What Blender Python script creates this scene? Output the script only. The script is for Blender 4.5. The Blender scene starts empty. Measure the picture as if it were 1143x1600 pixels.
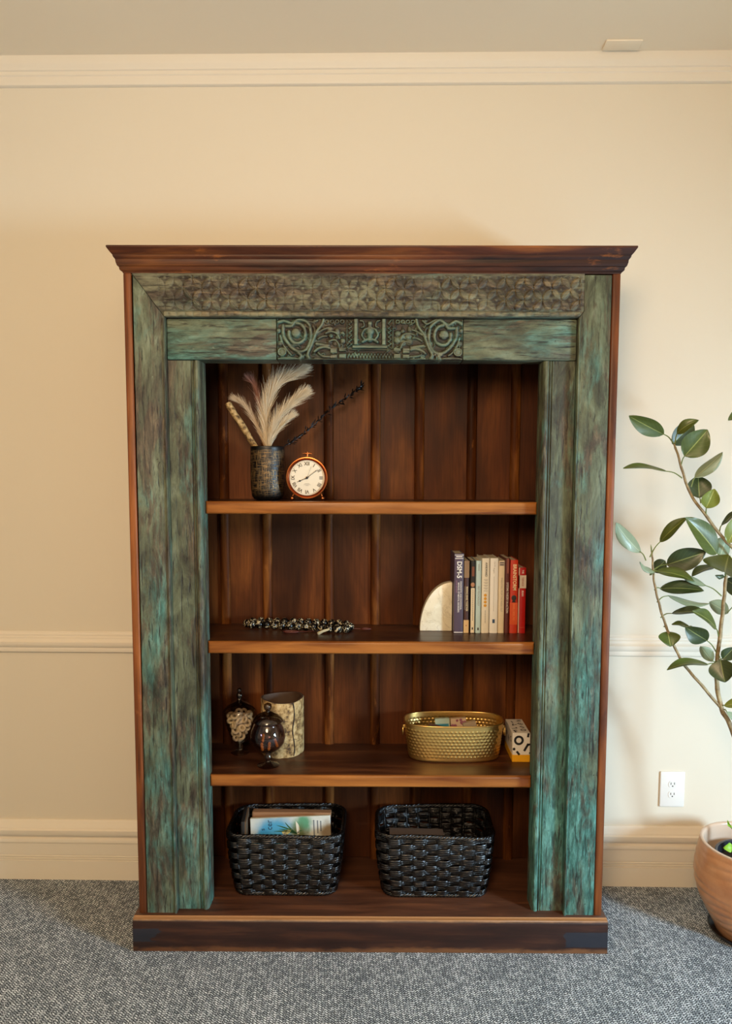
import bpy, bmesh, math, random
import numpy as np
from mathutils import Vector, Matrix

rng = random.Random(11)
nrng = np.random.RandomState(5)
SC = bpy.context.scene
COL = SC.collection
PI = math.pi

# ------------------------------------------------------------------ camera
CAM_POS = Vector((0.0240, -2.3005, 1.5126))
yaw, pitch, roll = -0.004666, -0.085697, 0.002831
fw = Vector((math.sin(yaw) * math.cos(pitch), math.cos(yaw) * math.cos(pitch), math.sin(pitch)))
rt = Vector((math.cos(yaw), -math.sin(yaw), 0.0))
up = rt.cross(fw)
rt2 = rt * math.cos(roll) + up * math.sin(roll)
up2 = up * math.cos(roll) - rt * math.sin(roll)
cam = bpy.data.cameras.new('camera')
cam_ob = bpy.data.objects.new('camera', cam)
COL.objects.link(cam_ob)
mw = Matrix.Identity(4)
for r_ in range(3):
    mw[r_][0], mw[r_][1], mw[r_][2], mw[r_][3] = rt2[r_], up2[r_], -fw[r_], CAM_POS[r_]
cam_ob.matrix_world = mw
cam.sensor_fit = 'AUTO'
cam.sensor_width = 36.0
cam.lens = 1163.67 / 1600 * 36
cam.shift_x = -(585.9 - 571.5) / 1600
cam.shift_y = (849.8 - 800) / 1600
cam.clip_start = 0.05
SC.camera = cam_ob

# ------------------------------------------------------------------ world, light, exposure
world = bpy.data.worlds.new('world')
SC.world = world
world.use_nodes = True
wb = world.node_tree.nodes['Background']
wb.inputs[0].default_value = (0.55, 0.75, 1.0, 1)
wb.inputs[1].default_value = 1.0


def area(name, loc, target, sx, sy, power, colour, spread=180):
    l = bpy.data.lights.new(name, 'AREA')
    l.shape = 'RECTANGLE'
    l.size, l.size_y = sx, sy
    l.energy = power
    l.color = colour
    l.spread = math.radians(spread)
    o = bpy.data.objects.new(name, l)
    COL.objects.link(o)
    o.location = loc
    o.rotation_euler = (Vector(target) - Vector(loc)).to_track_quat('-Z', 'Y').to_euler()
    return o


# daylight coming in through the window of the right-hand wall
WIN_P, WIN_C = 222, (0.56, 0.80, 1.0)
area('window_daylight', (3.02, -2.05, 1.15), (2.0, -2.05, 0.15), 0.50, 0.85, WIN_P, WIN_C)
# warm pendant lamp of the room, behind the camera
LAMP_P, LAMP_C = 198, (1.0, 0.72, 0.46)
lamp = bpy.data.lights.new('pendant_light', 'POINT')
lamp.energy = LAMP_P
lamp.color = LAMP_C
lamp.shadow_soft_size = 0.45
lamp_ob = bpy.data.objects.new('pendant_light', lamp)
COL.objects.link(lamp_ob)
lamp_ob.location = (-0.35, -2.75, 2.35)

SC.cycles.transparent_max_bounces = 24
SC.view_settings.view_transform = 'Standard'
SC.view_settings.look = 'None'
SC.view_settings.exposure = 0.0
SC.view_settings.gamma = 1.0
SC.view_settings.use_curve_mapping = False


# ------------------------------------------------------------------ helpers
def lin(c):
    if isinstance(c, str):
        c = c.lstrip('#')
        v = [int(c[i:i + 2], 16) / 255 for i in (0, 2, 4)]
        return tuple((x / 12.92 if x <= 0.04045 else ((x + 0.055) / 1.055) ** 2.4) for x in v) + (1,)
    return tuple(c[:3]) + (1,)


class G:
    """collects geometry for one mesh object"""
    def __init__(s):
        s.v = []
        s.f = []
        s.m = []

    def add(s, v, f, mi=0):
        k = len(s.v)
        s.v += [tuple(p) for p in v]
        s.f += [tuple(i + k for i in q) for q in f]
        s.m += [mi] * len(f)
        return s

    def bm(s, b, mi=0):
        b.verts.index_update()
        return s.add([v.co[:] for v in b.verts], [[v.index for v in f.verts] for f in b.faces], mi)

    def box(s, x0, x1, y0, y1, z0, z1, bev=0.0, seg=2, mi=0, mat=None):
        b = bmesh.new()
        bmesh.ops.create_cube(b, size=1)
        for v in b.verts:
            v.co = Vector((x0 + (v.co.x + .5) * (x1 - x0), y0 + (v.co.y + .5) * (y1 - y0), z0 + (v.co.z + .5) * (z1 - z0)))
        if bev:
            bmesh.ops.bevel(b, geom=b.edges[:], offset=bev, segments=seg, affect='EDGES', profile=0.5)
        if mat is not None:
            bmesh.ops.transform(b, matrix=mat, verts=b.verts[:])
        s.bm(b, mi)
        b.free()
        return s

    def prism(s, poly, axis, a0, a1, bev=0.0, seg=2, mi=0):
        """polygon extruded along axis; poly in the two other axes (order x,y,z without axis)"""
        def P(p, a):
            if axis == 'x': return (a, p[0], p[1])
            if axis == 'y': return (p[0], a, p[1])
            return (p[0], p[1], a)
        b = bmesh.new()
        A = [b.verts.new(P(p, a0)) for p in poly]
        B = [b.verts.new(P(p, a1)) for p in poly]
        n = len(poly)
        b.faces.new(A)
        b.faces.new(B[::-1])
        for i in range(n):
            b.faces.new((A[i], B[i], B[(i + 1) % n], A[(i + 1) % n]))
        bmesh.ops.recalc_face_normals(b, faces=b.faces[:])
        if bev:
            bmesh.ops.bevel(b, geom=b.edges[:], offset=bev, segments=seg, affect='EDGES', profile=0.5)
        s.bm(b, mi)
        b.free()
        return s

    def lathe(s, prof, seg=32, c=(0, 0, 0), mi=0, closed=False, sx=1, sy=1):
        """prof: (r,z) list, outward normals when going bottom->top on the outside"""
        n = len(prof)
        v = []
        for (r, z) in prof:
            for k in range(seg):
                a = 2 * PI * k / seg
                v.append((c[0] + sx * r * math.cos(a), c[1] + sy * r * math.sin(a), c[2] + z))
        f = []
        for i in range(n - 1 + (1 if closed else 0)):
            j = (i + 1) % n
            for k in range(seg):
                l = (k + 1) % seg
                f.append((i * seg + k, i * seg + l, j * seg + l, j * seg + k))
        return s.add(v, f, mi)

    def tube(s, pts, rad, seg=8, mi=0, closed=False, caps=True):
        pts = [Vector(p) for p in pts]
        n = len(pts)
        if not hasattr(rad, '__len__'):
            rad = [rad] * n
        ref = None
        v = []
        for i, p in enumerate(pts):
            if closed:
                t = pts[(i + 1) % n] - pts[i - 1]
            else:
                t = pts[min(i + 1, n - 1)] - pts[max(i - 1, 0)]
            t.normalize()
            if ref is None:
                ref = t.orthogonal().normalized()
            ref = (ref - t * ref.dot(t)).normalized()
            bi = t.cross(ref)
            for k in range(seg):
                a = 2 * PI * k / seg
                v.append(p + (ref * math.cos(a) + bi * math.sin(a)) * rad[i])
        f = []
        for i in range(n if closed else n - 1):
            j = (i + 1) % n
            for k in range(seg):
                l = (k + 1) % seg
                f.append((i * seg + k, i * seg + l, j * seg + l, j * seg + k))
        if caps and not closed:
            f.append(tuple(range(seg))[::-1])
            f.append(tuple((n - 1) * seg + k for k in range(seg)))
        return s.add(v, f, mi)

    def sphere(s, c, r, u=12, w=8, mi=0, sc=(1, 1, 1)):
        prof = [(max(1e-5, r * math.sin(PI * i / w)), -r * math.cos(PI * i / w)) for i in range(w + 1)]
        v = []
        for (rr, z) in prof:
            for k in range(u):
                a = 2 * PI * k / u
                v.append((c[0] + sc[0] * rr * math.cos(a), c[1] + sc[1] * rr * math.sin(a), c[2] + sc[2] * z))
        f = []
        for i in range(w):
            for k in range(u):
                l = (k + 1) % u
                f.append((i * u + k, i * u + l, (i + 1) * u + l, (i + 1) * u + k))
        return s.add(v, f, mi)

    def torus(s, c, R, r, u=20, w=8, mi=0, mat=None):
        v = []
        for i in range(u):
            a = 2 * PI * i / u
            for j in range(w):
                b = 2 * PI * j / w
                p = Vector(((R + r * math.cos(b)) * math.cos(a), (R + r * math.cos(b)) * math.sin(a), r * math.sin(b)))
                if mat is not None:
                    p = mat @ p
                v.append(p + Vector(c))
        f = []
        for i in range(u):
            for j in range(w):
                f.append((i * w + j, ((i + 1) % u) * w + j, ((i + 1) % u) * w + (j + 1) % w, i * w + (j + 1) % w))
        return s.add(v, f, mi)

    def mesh(s, name, mats, smooth=None, recalc=False):
        me = bpy.data.meshes.new(name)
        me.from_pydata(s.v, [], s.f)
        if not isinstance(mats, (list, tuple)):
            mats = [mats]
        for m in mats:
            me.materials.append(m)
        if len(mats) > 1:
            me.polygons.foreach_set('material_index', s.m)
        if recalc:
            b = bmesh.new()
            b.from_mesh(me)
            bmesh.ops.recalc_face_normals(b, faces=b.faces[:])
            b.to_mesh(me)
            b.free()
        if smooth is not None:
            me.shade_smooth() if smooth >= 180 else me.set_sharp_from_angle(angle=math.radians(smooth))
            if smooth < 180:
                me.polygons.foreach_set('use_smooth', [True] * len(me.polygons))
        me.update()
        return me

    def obj(s, name, mats, parent=None, smooth=None, recalc=False, loc=None):
        return link(name, s.mesh(name, mats, smooth, recalc), parent, loc)


def link(name, me, parent=None, loc=None, rot=None):
    o = bpy.data.objects.new(name, me)
    COL.objects.link(o)
    if parent is not None:
        o.parent = parent
    if loc is not None:
        o.location = loc
    if rot is not None:
        o.rotation_euler = rot
    return o


def thing(name, label, cat, loc=(0, 0, 0), rot=(0, 0, 0), group=None):
    o = bpy.data.objects.new(name, None)
    o.empty_display_size = 0.05
    COL.objects.link(o)
    o.location = loc
    o.rotation_euler = rot
    return tag(o, label, cat, group)


def tag(o, label, cat, group=None):
    o['label'] = label
    o['category'] = cat
    if group:
        o['group'] = group
    return o


def struct(o):
    o['kind'] = 'structure'
    return o


def grid_mesh(name, P, mats, smooth=180, attr=None, closed_u=False):
    """P: array (n,m,3)"""
    n, m = P.shape[:2]
    idx = np.arange(n * m).reshape(n, m)
    if closed_u:
        nx = np.roll(idx, -1, axis=0)
        a, b = idx[:, :-1], nx[:, :-1]
        c, d = nx[:, 1:], idx[:, 1:]
    else:
        a, b, c, d = idx[:-1, :-1], idx[1:, :-1], idx[1:, 1:], idx[:-1, 1:]
    F = np.stack([a, b, c, d], -1).reshape(-1, 4)
    me = bpy.data.meshes.new(name)
    me.from_pydata(P.reshape(-1, 3).tolist(), [], F.tolist())
    for mm in (mats if isinstance(mats, (list, tuple)) else [mats]):
        me.materials.append(mm)
    if attr is not None:
        at = me.attributes.new('relief', 'FLOAT', 'POINT')
        at.data.foreach_set('value', np.asarray(attr, dtype=np.float32).reshape(-1))
    if smooth:
        me.shade_smooth()
    me.update()
    return me


def text_mesh(name, s, size, mat, sx=1.0, bold=0.0, align='CENTER', spacing=1.0):
    cu = bpy.data.curves.new(name, 'FONT')
    cu.body = s
    cu.size = size
    cu.align_x = align
    cu.align_y = 'CENTER'
    cu.offset = bold * size
    cu.space_character = spacing
    cu.resolution_u = 3
    ob = bpy.data.objects.new(name, cu)
    COL.objects.link(ob)
    bpy.context.view_layer.update()
    me = bpy.data.meshes.new_from_object(ob)
    bpy.data.objects.remove(ob)
    bpy.data.curves.remove(cu)
    me.name = name
    me.materials.clear()
    me.materials.append(mat)
    if sx != 1.0:
        me.transform(Matrix.Diagonal((sx, 1, 1, 1)))
    return me


# ------------------------------------------------------------------ materials
class Mat:
    def __init__(s, name, **kw):
        s.m = bpy.data.materials.new(name)
        s.m.use_nodes = True
        s.nt = s.m.node_tree
        s.b = s.nt.nodes['Principled BSDF']
        s.out = s.nt.nodes['Material Output']
        for k, v in kw.items():
            s.set(k, v)

    def set(s, k, v):
        k = {'rough': 'Roughness', 'metal': 'Metallic', 'col': 'Base Color', 'coat': 'Coat Weight', 'spec': 'Specular IOR Level',
             'trans': 'Transmission Weight', 'sheen': 'Sheen Weight', 'sss': 'Subsurface Weight', 'coat_rough': 'Coat Roughness'}.get(k, k)
        i = s.b.inputs[k]
        if isinstance(v, bpy.types.NodeSocket):
            s.nt.links.new(v, i)
        elif isinstance(v, (str, tuple, list)):
            i.default_value = lin(v)
        else:
            i.default_value = v

    def n(s, t, **kw):
        nd = s.nt.nodes.new(t)
        for k, v in kw.items():
            if k.startswith('_'):
                setattr(nd, k[1:], v)
            else:
                key = int(k[1:]) if k[0] == 'i' and k[1:].isdigit() else k.replace('__', ' ')
                i = nd.inputs[key]
                if isinstance(v, bpy.types.NodeSocket):
                    s.nt.links.new(v, i)
                else:
                    i.default_value = v
        return nd

    def coord(s, kind='Object', rand=0.0):
        o = s.n('ShaderNodeTexCoord').outputs[kind]
        if rand:
            r = s.n('ShaderNodeObjectInfo').outputs['Random']
            c = s.n('ShaderNodeMath', _operation='MULTIPLY', i0=r, i1=rand).outputs[0]
            x = s.n('ShaderNodeCombineXYZ', X=c, Y=c, Z=c).outputs[0]
            o = s.n('ShaderNodeVectorMath', _operation='ADD', i0=o, i1=x).outputs[0]
        return o

    def mapv(s, vec, scale=(1, 1, 1), rot=(0, 0, 0), loc=(0, 0, 0)):
        return s.n('ShaderNodeMapping', Vector=vec, Scale=scale, Rotation=rot, Location=loc).outputs[0]

    def noise(s, vec, scale=5.0, detail=4.0, rough=0.55, dist=0.0):
        return s.n('ShaderNodeTexNoise', Vector=vec, Scale=scale, Detail=detail, Roughness=rough, Distortion=dist).outputs[0]

    def ramp(s, fac, stops, interp='LINEAR'):
        nd = s.n('ShaderNodeValToRGB', Fac=fac)
        cr = nd.color_ramp
        cr.interpolation = interp
        while len(cr.elements) < len(stops):
            cr.elements.new(0.5)
        for e, (p, c) in zip(cr.elements, stops):
            e.position = p
            e.color = lin(c) if not isinstance(c, (int, float)) else (c, c, c, 1)
        return nd.outputs[0]

    def mix(s, fac, a, b, mode='MIX'):
        nd = s.n('ShaderNodeMix', _data_type='RGBA', _blend_type=mode)
        for i, v in ((0, fac), (6, a), (7, b)):
            if isinstance(v, bpy.types.NodeSocket):
                s.nt.links.new(v, nd.inputs[i])
            elif isinstance(v, (int, float)):
                nd.inputs[i].default_value = v
            else:
                nd.inputs[i].default_value = lin(v)
        return nd.outputs[2]

    def math(s, op, a, b=0.0, c=0.0, clamp=False):
        return s.n('ShaderNodeMath', _operation=op, _use_clamp=clamp, i0=a, i1=b, i2=c).outputs[0]

    def bump(s, h, strength=0.3, dist=0.002):
        nd = s.n('ShaderNodeBump', Height=h, Strength=strength, Distance=dist)
        s.nt.links.new(nd.outputs[0], s.b.inputs['Normal'])

    def sep(s, vec):
        return s.n('ShaderNodeSeparateXYZ', Vector=vec).outputs


def plain(name, col, rough=0.5, **kw):
    return Mat(name, col=col, rough=rough, **kw).m


AX = {'x': (1, 0, 0), 'y': (0, 1, 0), 'z': (0, 0, 1)}


def stretch(axis, along, across):
    return tuple(along if AX[axis][i] else across for i in range(3))


def wood(name, dark, mid, light, axis='x', rough=0.45, rand=3.0, scale=1.0, spots=0.0, bump=0.25, lo=.3, hi=.72, gr=16, nose=None, spec=.35):
    m = Mat(name)
    v = m.coord('Object', rand)
    g = m.noise(m.mapv(v, stretch(axis, 1.3 * scale, gr * scale)), 1.6, 7, .55, .6)
    c = m.ramp(g, [(lo, dark), ((lo + hi) / 2, mid), (hi, light)])
    big = m.noise(m.mapv(v, stretch(axis, 1.0, 3.0)), 2.2, 3, .5)
    c = m.mix(m.ramp(big, [(.38, .0), (.68, .75)]), c, dark)
    fine = m.noise(m.mapv(v, stretch(axis, 7, 190)), 1.0, 3, .6)
    c = m.mix(m.ramp(fine, [(.35, .28), (.6, 0.0)]), c, dark, 'MULTIPLY')
    if spots:
        w = m.noise(m.mapv(v, stretch(axis, 3, 9)), 3.0, 6, .7)
        c = m.mix(m.ramp(w, [(.60, 0.0), (.70, spots)]), c, light)
    if nose:
        yy = m.sep(m.coord('Object'))[1]
        k = m.math('ADD', m.math('MULTIPLY', m.math('SUBTRACT', nose[2], yy), 260), m.math('MULTIPLY', m.math('SUBTRACT', big, .5), 3.0))
        c = m.mix(m.math('ADD', k, 0.0, clamp=True), c, m.ramp(g, [(lo, nose[0]), (hi, nose[1])]))
    m.set('col', c)
    m.set('rough', m.math('ADD', m.math('MULTIPLY', g, .25), rough - .12))
    m.set('spec', spec)
    m.bump(m.math('ADD', m.math('MULTIPLY', fine, .5), g), bump, .0015)
    return m.m


def patina(name, axis, teal=0.5, brown=0.5, rising=0.0, bronze=0.0, relief=False, rand=5.0, scale=1.0, ridge='#6f7a64'):
    """weathered blue-green paint over brown wood"""
    m = Mat(name)
    v = m.coord('Object', rand)
    n1 = m.noise(m.mapv(v, stretch(axis, 2.6 * scale, 8 * scale)), 1.9, 9, .66, .6)
    n2 = m.noise(m.mapv(v, stretch(axis, 1.7 * scale, 5 * scale), loc=(3.1, 7.7, 1.3)), 1.7, 8, .68, .5)
    n3 = m.noise(m.mapv(v, stretch(axis, 9 * scale, 42 * scale)), 1.6, 7, .72, .5)
    n4 = m.noise(m.mapv(v, stretch(axis, 10, 120)), 1.0, 5, .66, .4)
    n5 = m.noise(m.mapv(v, stretch(axis, 16, 45), loc=(1.7, 2.2, 5.1)), 1.5, 6, .7, .6)
    col = m.ramp(n1, [(.34, '#2a2c23'), (.45, '#444a39'), (.55, '#5a644d'), (.66, '#747f69')])
    tf = m.math('ADD', n2, teal - .5)
    if rising:
        z = m.sep(m.coord('Object'))[2]
        zz = m.n('ShaderNodeMapRange', Value=z, i1=1.15, i2=0.10, i3=0.0, i4=rising).outputs[0]
        tf = m.math('ADD', tf, zz)
    tealc = m.ramp(n3, [(.30, '#25463f'), (.5, '#3f7066'), (.70, '#72aea3')])
    col = m.mix(m.ramp(tf, [(.44, 0.0), (.50, .35), (.62, .95)]), col, tealc)
    if bronze:
        col = m.mix(bronze, col, m.ramp(n1, [(.36, '#30251a'), (.5, '#54493a'), (.64, '#776c52')]))
    bf = m.math('ADD', m.noise(m.mapv(v, stretch(axis, 2.8 * scale, 13 * scale), loc=(9.2, 1.1, 4.4)), 1.7, 8, .7, .6), brown - .5)
    col = m.mix(m.ramp(bf, [(.49, 0.0), (.58, .8)]), col, m.ramp(n3, [(.34, '#241914'), (.52, '#4a3c30'), (.66, '#72634c')]))
    col = m.mix(m.ramp(n3, [(.34, .35), (.44, 0.0)]), col, '#262019')
    col = m.mix(m.ramp(n4, [(.36, .85), (.45, 0.0)]), col, '#1c1712')
    col = m.mix(m.ramp(n5, [(.66, 0.0), (.72, .4)]), col, '#93a08c')
    col = m.mix(m.ramp(n5, [(.30, .9), (.37, 0.0)]), col, '#1b130e')
    h = m.math('ADD', m.math('ADD', m.math('MULTIPLY', n3, .7), m.math('MULTIPLY', m.ramp(n4, [(.34, 0.0), (.48, 1.0)]), .35)), m.math('MULTIPLY', n5, .5))
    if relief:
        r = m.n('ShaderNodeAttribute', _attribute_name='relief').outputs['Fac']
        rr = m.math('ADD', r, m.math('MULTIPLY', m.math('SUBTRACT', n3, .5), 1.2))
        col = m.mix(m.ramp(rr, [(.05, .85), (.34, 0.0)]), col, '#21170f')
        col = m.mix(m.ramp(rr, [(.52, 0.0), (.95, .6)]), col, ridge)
    m.set('col', col)
    m.set('rough', m.math('ADD', m.math('MULTIPLY', n1, .3), .35))
    m.set('spec', .35)
    m.bump(h, .7, .003)
    return m.m


def paint(name, col, bump=.08):
    m = Mat(name)
    v = m.coord('Object')
    n = m.noise(v, 1.3, 3, .5)
    m.set('col', m.mix(m.math('MULTIPLY', n, .12), col, '#c9bfa6'))
    m.set('rough', .55)
    m.bump(m.noise(v, 260, 2, .5), bump, .0006)
    return m.m


M_WALL = paint('wall_paint', '#dcd3c0')
M_TRIM = paint('trim_paint', '#e2d9c8', .03)
M_CEIL = paint('ceiling_paint', '#f0e3cc', .15)


def carpet():
    m = Mat('carpet_weave')
    v = m.coord('Object')
    warp = m.n('ShaderNodeTexNoise', Vector=v, Scale=60.0, Detail=2.0).outputs[1]
    vv = m.n('ShaderNodeVectorMath', _operation='MULTIPLY_ADD', i0=warp, i1=(.0035, .0035, 0), i2=v).outputs[0]

    def brick(ang):
        return m.n('ShaderNodeTexBrick', Vector=m.mapv(vv, (1, 1, 1), (0, 0, ang)), Color1=(.62, .62, .62, 1), Color2=(.34, .34, .34, 1),
                   Mortar=(.0, .0, .0, 1), Scale=1.0, Mortar__Size=.0013, Mortar__Smooth=.3, Bias=0.0, Brick__Width=.0125, Row__Height=.0066, _offset=.5)
    a, b = brick(math.radians(38)), brick(math.radians(-33))
    x = m.sep(vv)[0]
    st = m.ramp(m.math('SINE', m.math('MULTIPLY', x, 2 * PI / .0215)), [(.40, 0.0), (.6, 1.0)])
    f = m.mix(st, a.outputs[0], b.outputs[0])
    big = m.noise(v, 9, 3, .6)
    f2 = m.math('MULTIPLY', f, m.math('ADD', m.math('MULTIPLY', big, .5), .75))
    c = m.ramp(f2, [(.0, '#171b1e'), (.16, '#3c444a'), (.38, '#8b959c'), (.62, '#d5dde2')])
    m.set('col', c)
    m.set('rough', .95)
    m.set('spec', .1)
    m.bump(f, .7, .003)
    return m.m


M_CARPET = carpet()
M_W_CORN = wood('stained_wood_cornice', '#1d0d06', '#542810', '#945620', 'x', .42, 0, 1.0, .5)
M_W_SIDE = wood('stained_wood_side', '#4a240f', '#86491f', '#a86631', 'z', .45, 2, 1.0, .4)
M_W_SHELF = wood('stained_wood_shelf', '#261208', '#4e2a17', '#704526', 'x', .34, 4, 1.1, .2, .2, nose=('#64320f', '#ac6d30', .071))
M_W_BACK = wood('stained_wood_back', '#220e05', '#582d11', '#8f5322', 'z', .48, 6, .7, .0, .12, .22, .80, 6, spec=.15)
M_W_BATT = wood('stained_wood_batten', '#241006', '#5f3213', '#a56832', 'z', .48, 6, .9, .3, .12, .30, .68, 9, spec=.06)


def plinth_wood():
    m = Mat('dark_plinth_wood')
    v = m.coord('Object')
    g = m.noise(m.mapv(v, (2, 22, 22)), 1.6, 8, .62, .5)
    c = m.ramp(g, [(.3, '#1a0b06'), (.52, '#2f170e'), (.74, '#4d2c19')])
    x, y, z = m.sep(v)
    n = m.noise(m.mapv(v, (4, 10, 14)), 2.5, 5, .65)
    # worn pale edge along the bottom and the upper lip
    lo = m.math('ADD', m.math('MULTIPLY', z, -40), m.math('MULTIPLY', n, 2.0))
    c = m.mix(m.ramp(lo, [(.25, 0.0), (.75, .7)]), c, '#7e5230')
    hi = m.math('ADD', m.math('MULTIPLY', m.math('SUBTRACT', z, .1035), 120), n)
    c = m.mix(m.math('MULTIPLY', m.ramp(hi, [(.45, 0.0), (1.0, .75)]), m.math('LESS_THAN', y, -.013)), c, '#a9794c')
    # dark blue-black paint smears near both ends of the front
    bandz = m.math('ABSOLUTE', m.math('SUBTRACT', z, .047))
    rgt = m.math('MULTIPLY', m.math('GREATER_THAN', m.math('ADD', x, m.math('MULTIPLY', n, .08)), .665),
                 m.math('LESS_THAN', m.math('ADD', bandz, m.math('MULTIPLY', n, .012)), .031))
    lft = m.math('MULTIPLY', m.math('LESS_THAN', m.math('ADD', x, m.math('MULTIPLY', n, .12)), -.63),
                 m.math('LESS_THAN', m.math('ADD', m.math('ABSOLUTE', m.math('SUBTRACT', z, .055)), m.math('MULTIPLY', n, .012)), .028))
    c = m.mix(m.math('MULTIPLY', m.math('MAXIMUM', rgt, lft), .9), c, '#22242c')
    sc = m.noise(m.mapv(v, (9, 30, 30), (0, .6, .4)), 2.6, 6, .8)
    c = m.mix(m.ramp(sc, [(.70, 0.0), (.745, .8)]), c, '#b08a62')
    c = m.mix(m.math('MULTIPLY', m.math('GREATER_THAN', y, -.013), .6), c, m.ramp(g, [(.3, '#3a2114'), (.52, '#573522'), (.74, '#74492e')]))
    m.set('col', c)
    m.set('rough', .45)
    m.bump(g, .25, .0015)
    return m.m


M_W_BASE = plinth_wood()
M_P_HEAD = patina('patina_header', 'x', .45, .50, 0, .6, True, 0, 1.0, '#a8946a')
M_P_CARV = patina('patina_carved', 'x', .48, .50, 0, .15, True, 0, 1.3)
M_P_LINT = patina('patina_lintel', 'x', .44, .48, 0, .18, False, 5)
M_P_JL = patina('patina_outer_left', 'z', .40, .51, .14, .15, False, 0)
M_P_IL = patina('patina_inner_left', 'z', .40, .50, .15, .2, False, 0)
M_P_JR = patina('patina_outer_right', 'z', .43, .47, .24, .1, False, 0)
M_P_IR = patina('patina_inner_right', 'z', .43, .47, .22, .12, False, 0)
M_BEAD = patina('patina_bead', 'z', .62, .42, .2, .0, False, 0, 2.0)

# ------------------------------------------------------------------ the room
WROT = (0, 0, -0.013)       # the wall is not quite parallel to the bookcase
YW = 0.3992
ZC = 2.962
XL, XR, YF = -5.0, 3.0, -7.0


def room():
    g = G().box(XL - .1, XR + .1, YW, YW + .1, 0, ZC + .1)
    o = struct(g.obj('wall_back', M_WALL)); o.rotation_euler = WROT
    g = G().box(XL - .1, XR + .1, YF - .1, YW + .1, -.06, 0)
    o = struct(g.obj('floor', M_CARPET)); o.rotation_euler = WROT
    g = G().box(XL - .1, XR + .1, YF - .1, YW, ZC, ZC + .1)
    o = struct(g.obj('ceiling', M_CEIL)); o.rotation_euler = WROT
    g = G().box(XL - .1, XL, YF, YW, 0, ZC)
    o = struct(g.obj('wall_left', M_WALL)); o.rotation_euler = WROT
    g = G().box(XL, XR, YF - .1, YF, 0, ZC)
    o = struct(g.obj('wall_front', M_WALL)); o.rotation_euler = WROT
    # right wall with a window opening
    y0, y1, z0, z1 = -2.6, -1.5, .50, 2.0
    g = G()
    g.box(XR, XR + .1, YF, y0, 0, ZC)
    g.box(XR, XR + .1, y1, YW, 0, ZC)
    g.box(XR, XR + .1, y0, y1, 0, z0)
    g.box(XR, XR + .1, y0, y1, z1, ZC)
    o = struct(g.obj('wall_right', M_WALL)); o.rotation_euler = WROT
    g = G()
    for a, b in ((y0 - .06, y0), (y1, y1 + .06)):
        g.box(XR - .02, XR, a, b, z0 - .06, z1 + .06, .004)
    g.box(XR - .02, XR, y0, y1, z1, z1 + .06, .004)
    g.box(XR - .05, XR, y0 - .06, y1 + .06, z0 - .03, z0, .004)
    o = struct(g.obj('window_1', M_TRIM)); o.rotation_euler = WROT

    # crown moulding
    def mould(prof, segs, name):
        g = G()
        for a, b in segs:
            g.prism([(YW + .001, prof[0][1])] + [(YW - t, z) for t, z in prof] + [(YW + .001, prof[-1][1])], 'x', a, b)
        o = struct(g.obj(name, M_TRIM, None, 35, True)); o.rotation_euler = WROT
    h = ZC
    mould([(.006, h - .093), (.012, h - .089), (.014, h - .080), (.014, h - .062), (.017, h - .0585), (.017, h - .047), (.021, h - .044), (.022, h - .038),
           (.027, h - .031), (.029, h - .022), (.030, h - .010), (.030, h)], [(XL, XR)], 'trim_1')
    both = [(XL, -.742), (.735, XR)]
    mould([(.004, .872), (.012, .876), (.014, .884), (.013, .892), (.017, .897), (.020, .906), (.020, .913), (.014, .918), (.011, .924), (.011, .930), (.008, .934),
           (.008, .941), (.004, .946), (.003, .951)], both, 'trim_2')
    mould([(.018, 0), (.018, .074), (.014, .0755), (.014, .078), (.018, .0795), (.018, .0835), (.014, .085), (.014, .0875), (.018, .089), (.018, .093),
           (.015, .0945), (.015, .097), (.018, .0985), (.018, .143), (.022, .146), (.023, .152), (.021, .160), (.014, .164), (.013, .170), (.022, .173), (.026, .180),
           (.026, .196), (.020, .200), (.018, .208), (.012, .214), (.010, .224), (.005, .230)], both, 'baseboard_back')


room()

# ceiling plate near the moulding
g = G().box(-.060, .060, -.028, .028, -.006, .0, .002)
o = g.obj('ceiling_plate', M_CEIL, None, 40, loc=(.830, .318, ZC - .0))
o.rotation_euler = WROT
tag(o, 'small painted rectangular cover plate on the ceiling beside the crown moulding', 'cover plate')

# ------------------------------------------------------------------ bookcase
BC = thing('bookcase', 'tall antique wooden bookcase with carved blue-green frame and brown shelves', 'bookcase')
WS, WJ = .7485, .7226
ZCB = 2.131
ZB = .112


def cornice():
    prof = [(0, 0), (.03, .05), (.18, .10), (.215, .13), (.23, .20), (.28, .245), (.35, .26), (.38, .30), (.44, .40), (.46, .50), (.55, .56), (.60, .60), (.62, .66), (.76, .74), (.95, .88), (1, .92),
            (1, .965), (.97, .99), (.9, 1.0)]
    OUT, H = .0365, .072
    path = [(-1, .372, -1, 0), (-1, 0, -1, -1), (1, 0, 1, -1), (1, .372, 1, 0)]
    v = []
    for (o_, h_) in prof:
        for (sx, y, ox, oy) in path:
            v.append((sx * WS + ox * o_ * OUT, y + oy * o_ * OUT, ZCB + h_ * H))
    n = len(prof)
    f = []
    for i in range(n - 1):
        for k in range(3):
            f.append((i * 4 + k, i * 4 + k + 1, (i + 1) * 4 + k + 1, (i + 1) * 4 + k))
    f.append(tuple((n - 1) * 4 + k for k in range(4)))
    f.append((3, 2, 1, 0))
    f.append(tuple(i * 4 for i in range(n))[::-1] + ())
    f.append(tuple(i * 4 + 3 for i in range(n)))
    return G().add(v, f).add([(-WS, .372, ZCB), (WS, .372, ZCB), (WS, .372, ZCB + H), (-WS, .372, ZCB + H)], [(0, 3, 2, 1)])


cornice().obj('cornice', M_W_CORN, BC, 28)

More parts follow.
